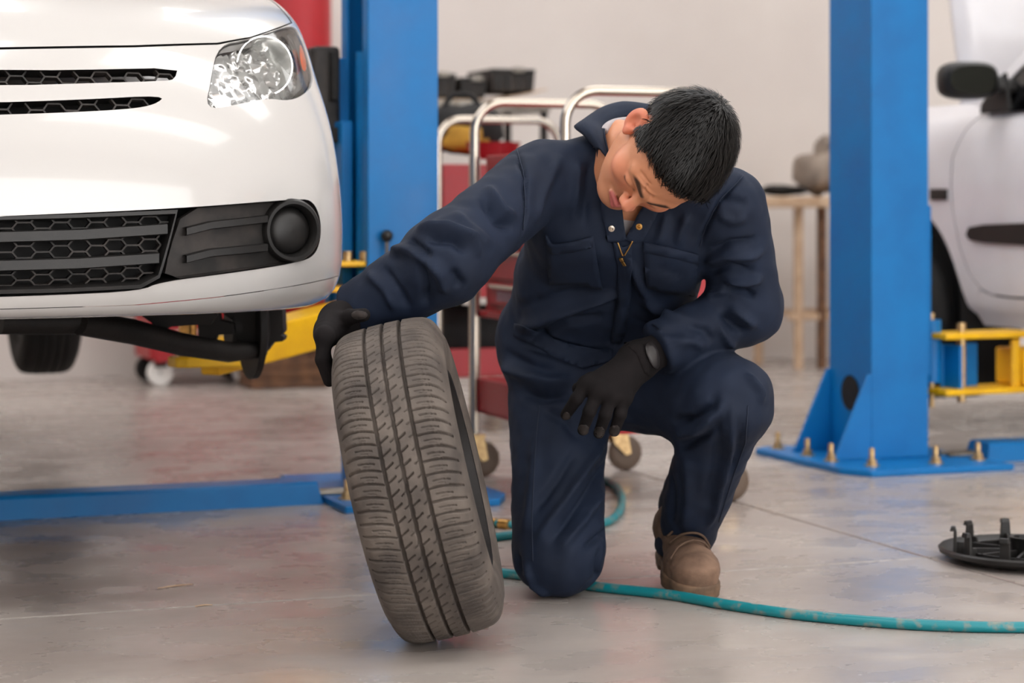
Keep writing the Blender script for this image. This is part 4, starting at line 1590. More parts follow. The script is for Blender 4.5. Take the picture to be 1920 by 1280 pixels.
def nets(f, lo, hi, h):
    """surface nets over a regular grid"""
    lo, hi = np.asarray(lo, np.float32), np.asarray(hi, np.float32)
    N = np.ceil((hi - lo) / h).astype(int) + 1
    xs = [lo[k] + h * np.arange(N[k], dtype=np.float32) for k in range(3)]
    V = np.empty(N, np.float32)
    YZ = np.stack(np.meshgrid(xs[1], xs[2], indexing='ij'), -1).reshape(-1, 2)
    st = max(1, int(400000 / len(YZ)))
    for i in range(0, N[0], st):
        j = min(i + st, N[0])
        Q = np.empty(((j - i) * len(YZ), 3), np.float32)
        Q[:, 0] = np.repeat(xs[0][i:j], len(YZ))
        Q[:, 1:] = np.tile(YZ, (j - i, 1))
        V[i:j] = f(Q).reshape(j - i, N[1], N[2])
    S = V < 0
    C = N - 1
    acc = np.zeros((*C, 3), np.float32)
    cnt = np.zeros(C, np.int16)
    quads = []
    edges = []
    for ax in range(3):
        s0, s1 = [slice(None)] * 3, [slice(None)] * 3
        s0[ax], s1[ax] = slice(0, -1), slice(1, None)
        s0, s1 = tuple(s0), tuple(s1)
        cr = S[s0] != S[s1]
        idx = np.argwhere(cr)
        v0, v1 = V[s0][cr], V[s1][cr]
        t = v0 / (v0 - v1)
        pos = idx.astype(np.float32)
        pos[:, ax] += t
        o1, o2 = [k for k in range(3) if k != ax]
        for d1 in (0, -1):
            for d2 in (0, -1):
                ci = idx.copy()
                ci[:, o1] += d1
                ci[:, o2] += d2
                ok = (ci >= 0).all(1) & (ci < C).all(1)
                c_ = ci[ok]
                np.add.at(acc, (c_[:, 0], c_[:, 1], c_[:, 2]), pos[ok])
                np.add.at(cnt, (c_[:, 0], c_[:, 1], c_[:, 2]), 1)
        edges.append((ax, o1, o2, idx, S[s0][cr]))
    has = cnt > 0
    vid = np.full(C, -1, np.int64)
    vid[has] = np.arange(has.sum())
    verts = acc[has] / cnt[has][:, None] * h + lo
    for ax, o1, o2, idx, inside in edges:
        ok = (idx[:, o1] > 0) & (idx[:, o2] > 0) & (idx[:, o1] < C[o1]) & (idx[:, o2] < C[o2])
        idx, inside = idx[ok], inside[ok]
        q = []
        for d1, d2 in ((0, 0), (-1, 0), (-1, -1), (0, -1)):
            ci = idx.copy()
            ci[:, o1] += d1
            ci[:, o2] += d2
            q.append(vid[ci[:, 0], ci[:, 1], ci[:, 2]])
        q = np.stack(q, 1)
        flip = inside if ax != 1 else ~inside
        q[~flip] = q[~flip][:, ::-1]
        quads.append(q)
    return verts.astype(np.float64), np.concatenate(quads)


def grad(f, Vv, e=.0015):
    g = np.stack([f((Vv + d).astype(np.float32)) - f((Vv - d).astype(np.float32)) for d in np.eye(3) * e], 1)
    return g / (np.linalg.norm(g, axis=1)[:, None] + 1e-9)


def relax(f, Vv, it=2):
    for _ in range(it):
        n = grad(f, Vv)
        Vv = Vv - n * f(Vv.astype(np.float32))[:, None] * .9
    return Vv, grad(f, Vv)


def sculpt(name, material, parent, Vv, Q):
    Mi = np.array(ROOT[parent.name].inverted())
    me = bpy.data.meshes.new(name)
    me.from_pydata((Vv @ Mi[:3, :3].T + Mi[:3, 3]).tolist(), [], Q.tolist())
    me.update()
    return link(me, name, material, parent, smooth=True)


def cast(bvh, px, py):
    d = (P(px, py, 1.0) - EYE).normalized()
    h, n, i, _ = bvh.ray_cast(EYE, d)
    return h, n


def strokes(Vv, N_, bvh, items):
    """raise or press folds along lines drawn on the surface: (points, width, height)"""
    out = np.zeros(len(Vv))
    for pts, w_, h_ in items:
        hits = []
        for a, b in zip(pts[:-1], pts[1:]):
            k = max(2, int(math.hypot(b[0] - a[0], b[1] - a[1]) / 10))
            for j in range(k):
                x, y = a[0] + (b[0] - a[0]) * j / k, a[1] + (b[1] - a[1]) * j / k
                h, n = cast(bvh, x, y)
                if h is not None:
                    hits.append(tuple(h))
        if len(hits) < 2:
            continue
        H = np.array(hits)
        lo, hi = H.min(0) - 3 * w_, H.max(0) + 3 * w_
        m = np.where(((Vv > lo) & (Vv < hi)).all(1))[0]
        if not len(m):
            continue
        D = np.full(len(m), 1e9)
        T = np.zeros(len(m))
        seg = np.linalg.norm(np.diff(H, axis=0), axis=1)
        cum = np.concatenate([[0], np.cumsum(seg)])
        for k in range(len(H) - 1):
            if seg[k] > .06:
                continue
            ab = H[k + 1] - H[k]
            t = np.clip((Vv[m] - H[k]) @ ab / (ab @ ab + 1e-12), 0, 1)
            d = np.linalg.norm(Vv[m] - H[k] - t[:, None] * ab, axis=1)
            u = d < D
            D[u] = d[u]
            T[u] = ((cum[k] + t * seg[k]) / cum[-1])[u]
        fade = np.clip(np.minimum(T, 1 - T) / .22, 0, 1) ** .7
        out[m] += h_ * np.exp(-(D / w_) ** 2) * (.15 + .85 * fade)
    return Vv + N_ * out[:, None]


def draped(name, material, parent, bvh, poly, off=.003, step=9.0, solid=.003, dome=0.0):
    """a piece of cloth or trim lying on the surface under an outline of the photograph"""
    V, T, _ = cdt_tris([tuple(p) for p in poly], [], step)
    pos = []
    for x, y in V:
        h, n = cast(bvh, x, y)
        if h is None:
            h, n = (Vector(pos[-1]), Vector((0, -1, 0))) if pos else (P(x, y, 4.0), Vector((0, -1, 0)))
            pos.append(tuple(h))
            continue
        pos.append(tuple(h + n * off))
    Mi = ROOT[parent.name].inverted()
    me = bpy.data.meshes.new(name)
    me.from_pydata([tuple(Mi @ Vector(p)) for p in pos], [], [tuple(int(i) for i in f) for f in T])
    me.update()
    o = link(me, name, material, parent, smooth=True)
    if me.polygons[0].normal.y > 0:
        me.flip_normals()
    s = o.modifiers.new('solid', 'SOLIDIFY')
    s.thickness, s.offset = solid, 1
    return o


# ------------------------------------------------------------------ the kneeling person
man = thing('person', 'person in navy coveralls kneeling on one knee, one gloved hand on the tire', 'person', (.17, 4.12, 0))
a3 = lambda v: np.array(v, np.float32)
# joints (metres), read from the photograph with depths that keep limb lengths human
SHR, SHL = a3((.050, 3.965, .800)), a3((.402, 3.965, .752))
ELR, WRR = a3(P(838, 486, 3.76)), a3(P(672, 592, 3.85))
ELL, WRL = a3(P(1403, 578, 4.06)), a3(P(1232, 654, 3.995))
HPR, HPL = a3((.088, 4.27, .47)), a3((.25, 4.31, .46))
KNR, KNL = a3((.090, 4.10, .088)), a3((.402, 3.985, .385))
ANR, ANL = a3((.120, 4.50, .085)), a3((.338, 4.26, .13))
NK = a3((.205, 3.985, .835))
LAT = np.array((.985, 0, -.17), np.float32)


def unit(v):
    v = np.asarray(v, np.float32)
    return v / np.linalg.norm(v)


def cover_sdf(Q, shrink=0.0):
    c1, c2, c3 = a3((.207, 4.045, .715)), a3((.182, 4.165, .60)), a3((.168, 4.275, .49))
    d = cap(Q, c1 - LAT * .085, c1 + LAT * .085, .108 - shrink)
    d = smin(d, cap(Q, c2 - a3((.078, 0, 0)), c2 + a3((.078, 0, 0)), .102 - shrink), .09)
    d = smin(d, cap(Q, c3 - a3((.085, 0, 0)), c3 + a3((.085, 0, 0)), .112 - shrink), .07)
    d = smin(d, cap(Q, NK + a3((-.03, .02, -.005)), SHR + a3((.02, 0, -.002)), .058 - shrink, .062 - shrink), .05)
    d = smin(d, cap(Q, NK + a3((.03, .02, -.01)), SHL + a3((-.02, 0, -.002)), .058 - shrink, .062 - shrink), .05)
    # legs
    lg = smin(cap(Q, HPR, KNR, .100 - shrink, .088 - shrink), cap(Q, KNR + a3((0, .01, 0)), ANR + a3((0, 0, .01)), .074 - shrink, .052 - shrink), .03)
    d = smin(d, lg, .045)
    sh = cap(Q, KNL + a3((.0, .0, -.005)), ANL + a3((-.004, .0, -.08)), .078 - shrink, .052 - shrink)
    sh = smin(sh, cap(Q, (KNL + ANL) / 2 + a3((.012, .03, .0)), ANL + a3((.004, .02, .02)), .058 - shrink, .050 - shrink), .03)
    ax = unit(ANL - KNL)
    sh = smax(sh, (Q - (ANL + a3((-.002, 0, -.054)))) @ unit((0.0, .35, -1.0)), .006)
    lg = smin(cap(Q, HPL + a3((0, 0, -.02)), KNL, .110 - shrink, .082 - shrink), sh, .035)
    lg = smin(lg, cap(Q, a3((.20, 4.20, .395)), a3((.345, 4.07, .375)), .085 - shrink, .068 - shrink), .04)
    d = smin(d, lg, .04)
    # arms
    for S_, E_, W_, rs, sp in ((SHR, ELR, WRR, (.070, .074, .060), .022), (SHL, ELL, WRL, (.069, .064, .050), .014)):
        up_ = cap(Q, S_, E_, rs[0] - shrink, rs[1] - shrink)
        fa = cap(Q, E_, W_ + unit(W_ - E_) * .03, rs[1] - .002 - shrink, rs[2] - shrink)
        fa = smax(fa, (Q - W_) @ unit(W_ - E_), .006)
        arm_ = smin(up_, fa, .03)
        d = smin(d, arm_, sp)
    return d


cv, cq = nets(cover_sdf, (-.40, 3.66, -.02), (.58, 4.60, .94), .0048)
cv, cn = relax(cover_sdf, cv)
cov_bvh0 = BVHTree.FromPolygons([Vector(p) for p in cv], [tuple(int(i) for i in f) for f in cq])
folds = [
    # right sleeve
    ([(905, 372), (935, 415), (972, 432)], .012, -.010), ([(915, 350), (945, 395), (978, 410)], .011, .007),
    ([(786, 428), (840, 428), (885, 448), (905, 488)], .012, .012), ([(800, 448), (850, 452), (880, 480)], .011, -.010),
    ([(770, 452), (802, 478), (818, 492)], .009, -.011), ([(735, 470), (775, 468), (815, 500), (850, 530)], .012, .009),
    ([(790, 492), (800, 540), (798, 580)], .010, -.008), ([(815, 490), (830, 530), (840, 560)], .010, .008), ([(845, 505), (862, 530), (860, 548)], .009, -.008),
    ([(690, 512), (720, 540), (745, 590)], .010, .006), ([(715, 500), (750, 545), (770, 590)], .010, -.006), ([(850, 400), (900, 440), (930, 470)], .014, .005),
    # armhole and chest
    ([(966, 276), (984, 330), (986, 400), (976, 455)], .005, -.006), ([(1085, 300), (1078, 360), (1072, 420)], .011, .006), ([(1108, 300), (1100, 370), (1094, 430)], .010, -.006),
    ([(1050, 290), (1020, 360), (1000, 430)], .013, .005), ([(1392, 330), (1345, 380), (1318, 440), (1308, 480)], .005, -.007),
    ([(1290, 400), (1275, 440), (1270, 470)], .010, .006), ([(1250, 400), (1240, 440), (1225, 470)], .010, .005),
    # belly and waist
    ([(975, 612), (1040, 588), (1110, 562), (1175, 545)], .013, .013), ([(985, 640), (1060, 605), (1140, 590)], .012, -.008), ([(975, 575), (1040, 555), (1120, 535)], .014, -.006),
    ([(1170, 500), (1172, 545), (1165, 600), (1150, 660)], .008, .006), ([(1180, 490), (1215, 560), (1235, 590)], .010, .008), ([(1160, 480), (1175, 560)], .008, -.005),
    ([(1000, 620), (1040, 640), (1100, 655), (1145, 658)], .006, -.006), ([(985, 650), (1050, 668), (1110, 690)], .006, .005),
    ([(1200, 560), (1250, 590), (1300, 600)], .012, .008), ([(1190, 600), (1240, 620), (1290, 625)], .012, -.006), ([(1230, 500), (1290, 520)], .013, -.005),
    # hip pocket bulge and crotch
    ([(945, 688), (985, 705), (1030, 718), (1085, 712)], .016, .012), ([(975, 735), (1020, 745), (1075, 740)], .013, -.012), ([(948, 660), (1000, 690), (1050, 700)], .012, -.005),
    ([(1010, 760), (1060, 790), (1090, 830)], .014, -.006),
    # kneeling thigh: long oblique pulls
    ([(1010, 1010), (1060, 940), (1105, 870), (1140, 815)], .011, .009), ([(1030, 1020), (1080, 955), (1125, 890), (1148, 840)], .009, -.008),
    ([(1050, 1030), (1095, 975), (1135, 905)], .010, .008), ([(1000, 960), (1045, 900), (1085, 840)], .012, -.006), ([(985, 1000), (1000, 900), (1005, 800)], .016, .005),
    ([(1095, 1030), (1130, 1000), (1142, 960)], .008, -.007), ([(970, 1040), (975, 1085), (1010, 1118)], .010, -.008), ([(1125, 1030), (1120, 1080), (1085, 1112)], .010, -.008),
    ([(985, 1055), (1000, 1095), (1040, 1122)], .010, .006),
    # raised knee and shin
    ([(1262, 790), (1300, 786), (1335, 762), (1345, 730)], .011, -.011), ([(1268, 815), (1310, 806), (1345, 775), (1362, 745)], .011, .010), ([(1275, 838), (1320, 822), (1352, 790)], .010, -.008),
    ([(1372, 760), (1372, 840), (1350, 920), (1325, 1000)], .008, .007), ([(1345, 760), (1345, 860), (1325, 960)], .014, -.006), ([(1400, 700), (1425, 735), (1428, 765)], .010, .008),
    ([(1256, 860), (1262, 930), (1255, 985)], .010, -.006), ([(1290, 860), (1290, 940), (1280, 1005)], .013, .005),
    ([(1390, 790), (1385, 850), (1360, 905)], .010, -.006),
    # left sleeve
    ([(1335, 470), (1370, 455), (1405, 452), (1432, 440)], .009, -.008), ([(1320, 490), (1360, 478), (1410, 480), (1440, 468)], .010, .008), ([(1325, 512), (1370, 500), (1425, 512)], .010, -.008),
    ([(1362, 540), (1395, 548), (1428, 562)], .008, -.012), ([(1360, 525), (1400, 530), (1440, 520)], .010, .009), ([(1325, 560), (1352, 545), (1372, 538)], .010, .007),
    ([(1352, 585), (1375, 610), (1402, 632)], .009, -.010), ([(1368, 575), (1400, 600), (1425, 620)], .010, .009), ([(1345, 610), (1365, 640), (1390, 655)], .009, .007),
    ([(1290, 610), (1320, 620), (1345, 650)], .010, -.006), ([(1260, 640), (1300, 640), (1330, 660)], .011, .005), ([(1345, 400), (1375, 415), (1410, 405)], .011, .006), ([(1350, 370), (1390, 380), (1415, 372)], .011, -.006),
]
cv = strokes(cv, cn, cov_bvh0, [(p_, w_ * .8, h_ * 1.75) for p_, w_, h_ in folds])
lowf = np.array([mnoise.noise(Vector(p) * 15.0) * .0048 + mnoise.noise(Vector(p) * 36.0) * .0024 for p in cv])
cv = cv + cn * lowf[:, None]
cv[:, 2] = np.maximum(cv[:, 2], .0015)
cov_bvh = BVHTree.FromPolygons([Vector(p) for p in cv], [tuple(int(i) for i in f) for f in cq])
# open neck: a V below the chin
vpoly = [(1138, 290), (1150, 350), (1164, 405), (1171, 449), (1176, 449), (1203, 400), (1225, 350), (1225, 290)]
fc_ = cv[cq].mean(1)
ppx = np.stack([960 + F_PX * fc_[:, 0] / fc_[:, 1], HOR + F_PX * (CAM_H - fc_[:, 2]) / fc_[:, 1]], 1)
keep = ~(in_poly(ppx, vpoly) & (fc_[:, 1] < 4.0))
# neck hole under the collar
keep &= ~((np.linalg.norm(fc_ - (NK + a3((.0, -.03, .06))), axis=1) < .066))
coverall = sculpt('coverall', 'navy_twill', man, cv, cq[keep])
coverall['label'] = 'navy blue twill coverall with chest pockets and brass zip'

# ---- pockets, placket, zip and snaps
for poly in ([(1026, 437), (1037, 455), (1075, 451), (1112, 442), (1122, 495), (1130, 539), (1083, 528), (1032, 531)],
             [(1207, 452), (1258, 462), (1306, 474), (1304, 520), (1298, 552), (1250, 545), (1212, 535)]):
    pk = draped('chest_pocket', 'navy_twill', coverall, cov_bvh, poly, .0035, 9, .003)
    t_, u_ = poly[:4], None
    hem = [(x, y + 18) for x, y in t_[::-1]]
    if poly[0][0] > 1100:
        t_ = poly[:3]
        hem = [(x, y + 18) for x, y in t_[::-1]]
    draped('pocket_hem', 'navy_twill', coverall, cov_bvh, list(t_) + hem, .0066, 9, .0015)
draped('placket', 'navy_twill', coverall, cov_bvh, [(1150, 452), (1168, 462), (1184, 456), (1186, 520), (1180, 560), (1166, 640), (1146, 640), (1158, 560), (1158, 510)], .0035, 8, .002)
draped('waistband', 'navy_twill', coverall, cov_bvh, [(968, 606), (1000, 616), (1060, 640), (1120, 652), (1150, 655), (1148, 678), (1095, 690), (1040, 668), (985, 640), (966, 630)], .003, 9, .002)
draped('lapel', 'navy_twill', coverall, cov_bvh, [(1117, 284), (1146, 298), (1156, 350), (1168, 405), (1175, 449), (1160, 452), (1140, 452), (1128, 400), (1120, 340)], .004, 8, .003)
draped('lapel', 'navy_twill', coverall, cov_bvh, [(1226, 345), (1214, 372), (1196, 402), (1172, 449), (1190, 455), (1206, 450), (1228, 412), (1244, 375), (1256, 350)], .004, 8, .003)


def on_cov(x, y, off=.004):
    h, n = cast(cov_bvh, x, y)
    return h + n * off, n


for (x, y), m_ in (((1146, 427), 'chrome'), ((1199, 424), 'brass')):
    p_, n_ = on_cov(x, y, .0065)
    q_ = n_.to_track_quat('Z', 'Y').to_matrix().to_4x4()
    q_.translation = p_
    MB().lathe([(.0005, .002), (.0022, .001), (.003, .0026), (.0058, .0022), (.0062, .0), (.0062, -.003)], q_, 20).build('snap', m_, coverall, smooth='auto', world=True)
for pts in ([(1159, 453), (1164, 466), (1168, 476)], [(1186, 451), (1178, 464), (1170, 476)], ):
    path = smooth_path([on_cov(x, y, .0068)[0] for x, y in pts], 5)
    MB().tube(path, .0014, 8).build('zip_teeth', 'brass', coverall, smooth=True, world=True)
p_, n_ = on_cov(1169, 482, .008)
q_ = n_.to_track_quat('Y', 'Z').to_matrix().to_4x4()
q_.translation = p_
m = MB().box((0, 0, .002), (.008, .004, .008), q_)
m.box((0, .001, -.009), (.007, .0022, .011), q_)
m.build('zip_slider', 'brass', coverall, bevel=.001, world=True)


def thread(pts, off=.0014):
    path = []
    for a, b in zip(pts[:-1], pts[1:]):
        k = max(2, int(math.hypot(b[0] - a[0], b[1] - a[1]) / 8))
        for j in range(k):
            h, n = cast(cov_bvh, a[0] + (b[0] - a[0]) * j / k, a[1] + (b[1] - a[1]) * j / k)
            if h is not None:
                path.append(h + n * off)
    if len(path) > 2:
        MB().tube(path, .0009, 5).build('seam', 'seam_navy', coverall, smooth=True, world=True)


mat('seam_navy', (34, 43, 62), .85)
for s_ in ([(967, 272), (982, 320), (986, 380), (980, 440)], [(1393, 330), (1350, 372), (1322, 425), (1310, 470)], [(1012, 760), (1003, 860), (998, 960), (1000, 1060)],
           [(1402, 760), (1398, 830), (1372, 900), (1345, 985)]):
    thread(s_)

# ---- collar
oe = [P(1222, 200, 4.06), P(1190, 194, 4.065), P(1163, 193, 4.06), P(1125, 205, 4.045), P(1090, 227, 4.0), P(1076, 238, 3.965), P(1096, 256, 3.925), P(1119, 283, 3.90)]
ie = [P(1222, 216, 3.99), P(1196, 215, 3.99), P(1172, 217, 3.985), P(1148, 224, 3.965), P(1134, 236, 3.945), P(1131, 250, 3.915), P(1135, 272, 3.895), P(1142, 298, 3.885)]
oe, ie = smooth_path(oe, 5), smooth_path(ie, 5)
rows = []
for k in range(7):
    s = k / 6
    rows.append([tuple(a.lerp(b, s) + Vector((-.006, -.006, .012)) * math.sin(PI * s) ** 1.0) for a, b in zip(oe, ie)])
MB().sheet(rows).build('collar', 'navy_twill', coverall, smooth=True, solid=.004, world=True)
rows = []
lo_ = [P(1222, 240, 4.05), P(1163, 235, 4.06), P(1110, 250, 4.02), P(1105, 262, 3.97), P(1135, 300, 3.92)]
lo_ = smooth_path(lo_, 8)
top = smooth_path([P(1222, 214, 3.992), P(1172, 215, 3.99), P(1140, 228, 3.96), P(1132, 248, 3.92), P(1142, 298, 3.89)], 8)
MB().sheet([[tuple(p) for p in lo_], [tuple(p) for p in top]]).build('collar_stand', 'navy_twill', coverall, smooth=True, solid=.003, world=True)

# ---- head and neck: one continuous skin
HC = a3(P(1245, 292, 3.80))
HR_, HF, HU = unit((-.695, -.367, .619)), unit((-.464, -.428, -.775)), unit((.549, -.826, .127))
HM = np.stack([HR_, HF, HU], 0)                    # world -> head axes (right, forward, up)


def to_head(Q):
    return (Q - HC) @ HM.T


def cranium(L):
    d = ell(L, (0, -.014, .036), (.077, .097, .089))
    return smin(d, ell(L, (0, .030, .030), (.066, .066, .072)), .03)


def head_sdf(L):
    A = L * a3((1, 1, 1))
    B = np.abs(L[:, :1])
    S = np.concatenate([B, L[:, 1:]], 1)            # mirrored halves
    d = cranium(L)
    d = smin(d, ell(L, (0, .030, -.045), (.058, .060, .072)), .030)
    d = smin(d, cap(S, (.050, -.005, -.055), (.020, .066, -.100), .020, .016), .03)
    d = smin(d, ell(L, (0, .078, -.100), (.022, .018, .018)), .02)
    d = smin(d, ell(S, (.046, .056, -.022), (.024, .026, .022)), .022)          # cheek bones
    d = smin(d, cap(S, (.008, .094, .020), (.044, .076, .024), .010, .009), .016)  # brows
    d = smax(d, -ell(S, (.031, .104, .002), (.019, .014, .011)), .012)          # eye sockets
    d = smin(d, ell(S, (.031, .080, .002), (.0165, .0135, .012)), .004)         # closed lids
    d = smin(d, cap(L, (0, .092, .012), (0, .111, -.029), .0075, .0100), .010)  # nose
    d = smin(d, ell(S, (.0105, .101, -.034), (.0080, .011, .0075)), .006)
    d = smax(d, -ell(S, (.007, .112, -.046), (.0035, .005, .004)), .004)
    d = smin(d, cap(S, (0, .1005, -.0665), (.021, .088, -.069), .0058, .003), .006)   # lips
    d = smin(d, cap(S, (0, .0985, -.0775), (.019, .087, -.073), .0066, .003), .006)
    d = smax(d, -cap(S, (0, .1075, -.0717), (.024, .091, -.0705), .0016), .002)
    d = smax(d, -cap(S, (.020, .098, -.040), (.034, .082, -.066), .0018), .009)       # smile lines
    # ears
    T_ = S - a3((.0830, -.014, .000))
    T_ = np.stack([T_[:, 0] * .88 + T_[:, 1] * .47, -T_[:, 0] * .47 + T_[:, 1] * .88, T_[:, 2] + .18 * T_[:, 1]], 1)   # flared outwards
    e = ell(T_, (0, 0, 0), (.0075, .0215, .034))
    e = smax(e, -ell(T_, (.0080, .004, .003), (.0075, .0115, .019)), .005)
    e = smax(e, -ell(T_, (.0070, .010, -.002), (.009, .006, .007)), .003)
    e = smin(e, ell(S, (.0775, .000, -.022), (.0065, .008, .011)), .008)
    d = smin(d, e, .006)
    return d


NB = a3((.200, 4.00, .800))
nk0 = HC + (-.035) * HF + (-.060) * HU


def body_sdf(Q):
    d = head_sdf(to_head(Q))
    d = smin(d, cap(Q, nk0, NB, .056, .062), .025)
    d = smin(d, cap(Q, NB, a3((.207, 4.045, .715)), .07, .085), .04)
    d = smin(d, cap(Q, (nk0 + NB) / 2, a3(P(1158, 262, 3.975)), .052, .040), .03)
    return d


bv, bq = nets(body_sdf, (.05, 3.64, .60), (.42, 4.14, 1.0), .0027)
bv, bn = relax(body_sdf, bv)
L = to_head(bv.astype(np.float32))
bvhb = BVHTree.FromPolygons([Vector(p) for p in bv], [tuple(int(i) for i in f) for f in bq])
bv = strokes(bv, bn, bvhb, [([(1193, 330), (1205, 345), (1220, 360), (1240, 372)], .0032, .0026), ([(1200, 320), (1214, 340), (1230, 354)], .003, -.0026), ([(1206, 358), (1212, 350), (1216, 340)], .0025, -.0026),
                            ([(1222, 366), (1218, 374)], .0025, -.0026)])
skin = sculpt('body', None, man, bv, bq)
Ls = np.concatenate([np.abs(L[:, :1]), L[:, 1:]], 1)
tint = np.tile(np.array(lin((200, 136, 101))), (len(bv), 1))


def paint(mask, rgb):
    global tint
    mask = np.clip(mask, 0, 1)[:, None]
    tint = tint * (1 - mask) + np.array(lin(rgb)) * mask


soft = lambda d, w_: np.clip(1 - d / w_, 0, 1)
paint(.5 * soft(np.maximum(ell(Ls, (.046, .066, -.025), (.024, .03, .024)), 0), .02), (214, 132, 104))
paint(.55 * soft(np.maximum(ell(L, (0, .114, -.030), (.016, .016, .018)), 0), .012), (216, 134, 108))
paint(.7 * soft(np.maximum(ell(Ls, (.083, -.012, -.002), (.014, .024, .036)), 0), .006), (214, 118, 92))
lips = np.minimum(cap(Ls, (0, .1015, -.0660), (.020, .089, -.0690), .0062, .0032), cap(Ls, (0, .0995, -.0775), (.018, .088, -.0730), .0070, .0032))
paint(soft(np.maximum(lips, 0), .0025), (186, 92, 90))
brow = cap(Ls, (.010, .104, .021), (.034, .094, .029), .0025, .0035)
brow = np.minimum(brow, cap(Ls, (.034, .094, .029), (.053, .074, .022), .0034, .0012))
paint(.93 * soft(np.maximum(brow, 0), .004), (38, 28, 24))
lash = cap(Ls, (.017, .093, -.0045), (.031, .0955, -.0075), .0016)
lash = np.minimum(lash, cap(Ls, (.031, .0955, -.0075), (.046, .085, -.0035), .0016))
paint(.9 * soft(np.maximum(lash, 0), .003), (34, 24, 22))
paint(.22 * soft(np.maximum(ell(L, (0, .07, -.085), (.05, .045, .035)), 0), .02), (150, 112, 96))
ca = skin.data.color_attributes.new('tint', 'FLOAT_COLOR', 'POINT')
ca.data.foreach_set('color', np.concatenate([tint, np.ones((len(tint), 1))], 1).astype(np.float32).ravel())
sm = mat('skin', (200, 136, 101), .48, bump=.12, bscale=900)
at = sm.node_tree.nodes.new('ShaderNodeAttribute')
at.attribute_name = 'tint'
pb = sm.node_tree.nodes['Principled BSDF']
sm.node_tree.links.new(at.outputs['Color'], pb.inputs['Base Color'])
pb.inputs['Subsurface Weight'].default_value = .12
pb.inputs['Subsurface Radius'].default_value = (.008, .003, .0015)
pb.inputs['Subsurface Scale'].default_value = 1.0
skin.data.materials.append(sm)

# ---- T-shirt seen in the open collar
def shirt_sdf(Q):
    d = cap(Q, NB, a3((.207, 4.045, .715)), .072, .086)
    d = smin(d, cap(Q, a3((.15, 4.06, .72)), a3((.265, 4.06, .705)), .086), .03)
    ax = unit(nk0 - NB)
    return smax(d, (Q - (NB + ax * .018)) @ ax, .004)


tv, tq = nets(shirt_sdf, (.0, 3.86, .58), (.42, 4.2, .92), .006)
tv, _ = relax(shirt_sdf, tv)
sculpt('t_shirt', 'tshirt', man, tv, tq)
MB().tube(smooth_path([P(1132, 246, 3.935), P(1140, 236, 3.95), P(1156, 229, 3.965), P(1180, 226, 3.97), P(1205, 224, 3.965)], 5), .0075, 10).build('shirt_collar', 'tshirt', man, smooth=True, world=True)

# ---- short dark hair: a cap that hugs the skull plus single strands
HX = np.array([-.13, -.10, -.07, -.045, -.028, -.012, .004, .012, .022, .034, .050, .066, .080, .092, .105, .13])
HY = np.array([-.070, -.066, -.055, -.032, .020, .044, .046, .020, .014, .026, .044, .060, .076, .086, .092, .095])


def hair_h(L):
    return L[:, 2] - np.interp(L[:, 1], HX, HY) - .012 * np.clip((np.abs(L[:, 0]) - .03) / .03, 0, 1) * (L[:, 1] > .05)


def hair_sdf(Q):
    L = to_head(Q)
    h = hair_h(L)
    s = np.clip(h / .026, 0, 1)
    tk = .0135 * (s * s * (3 - 2 * s)) + .004 * np.clip((L[:, 2] - .06) / .05, 0, 1) - .0012
    tk = tk * np.clip(.35 + (L[:, 2] + .02) / .07, .35, 1)
    return smax(cranium(L) - tk, -h, .003)


hv, hq = nets(hair_sdf, (.10, 3.60, .66), (.44, 4.02, 1.04), .003)
hv, hn = relax(hair_sdf, hv)
Lh = to_head(hv.astype(np.float32)).astype(np.float64)
bumps = np.array([mnoise.noise(Vector((p[0] * 110, p[1] * 40, p[2] * 55))) for p in Lh])
hair = sculpt('hair', 'hair', man, hv + hn * (bumps * .0016)[:, None], hq)
rg = np.random.default_rng(11)
front = np.where(hair_h(Lh.astype(np.float32)) > .001)[0]
pick = rg.choice(front, min(9000, len(front)), replace=len(front) < 9000)
crown = np.array((0.01, -.062, .112))
m = MB()
Hw = HM.astype(np.float64)
sv, sf = [], []
for i in pick:
    p, n = hv[i] + rg.normal(0, .0012, 3), hn[i]
    l = Lh[i]
    if abs(l[0]) > .055 and -.045 < l[1] < .012 and l[2] < .058:
        continue
    flow = np.array((l[0] - crown[0], (l[1] - crown[1]) + .02, (l[2] - crown[2]) * .6))
    flow = flow / (np.linalg.norm(flow) + 1e-6) + np.array((.10 * math.sin(l[1] * 60), .55 if l[2] > .05 else .1, -.35 if l[2] < .05 else .0)) + rg.normal(0, .22, 3)
    f = flow @ Hw
    f = f - n * (f @ n)
    f /= np.linalg.norm(f) + 1e-9
    long_ = np.clip((l[2] + .01) / .08, .25, 1.0)
    ln = (.017 + .009 * rg.random()) * long_
    lift = .30 + .22 * rg.random()
    sd = np.cross(f, n)
    w_ = .00075
    o = len(sv)
    b0 = p - n * .002
    for k, (s, ww) in enumerate(((0, 1), (.4, 1), (.75, .7), (1, 0))):
        c = b0 + f * ln * s + n * (.004 + ln * lift * s - ln * .28 * s * s)
        if k < 3:
            sv += [tuple(c - sd * w_ * ww), tuple(c + sd * w_ * ww)]
        else:
            sv.append(tuple(c))
    sf += [(o, o + 1, o + 3, o + 2), (o + 2, o + 3, o + 5, o + 4), (o + 4, o + 5, o + 6)]
m.v, m.f = sv, sf
st = m.build('hair_strands', 'hair_strand', hair, smooth=True, world=True)
st['kind'] = 'stuff'


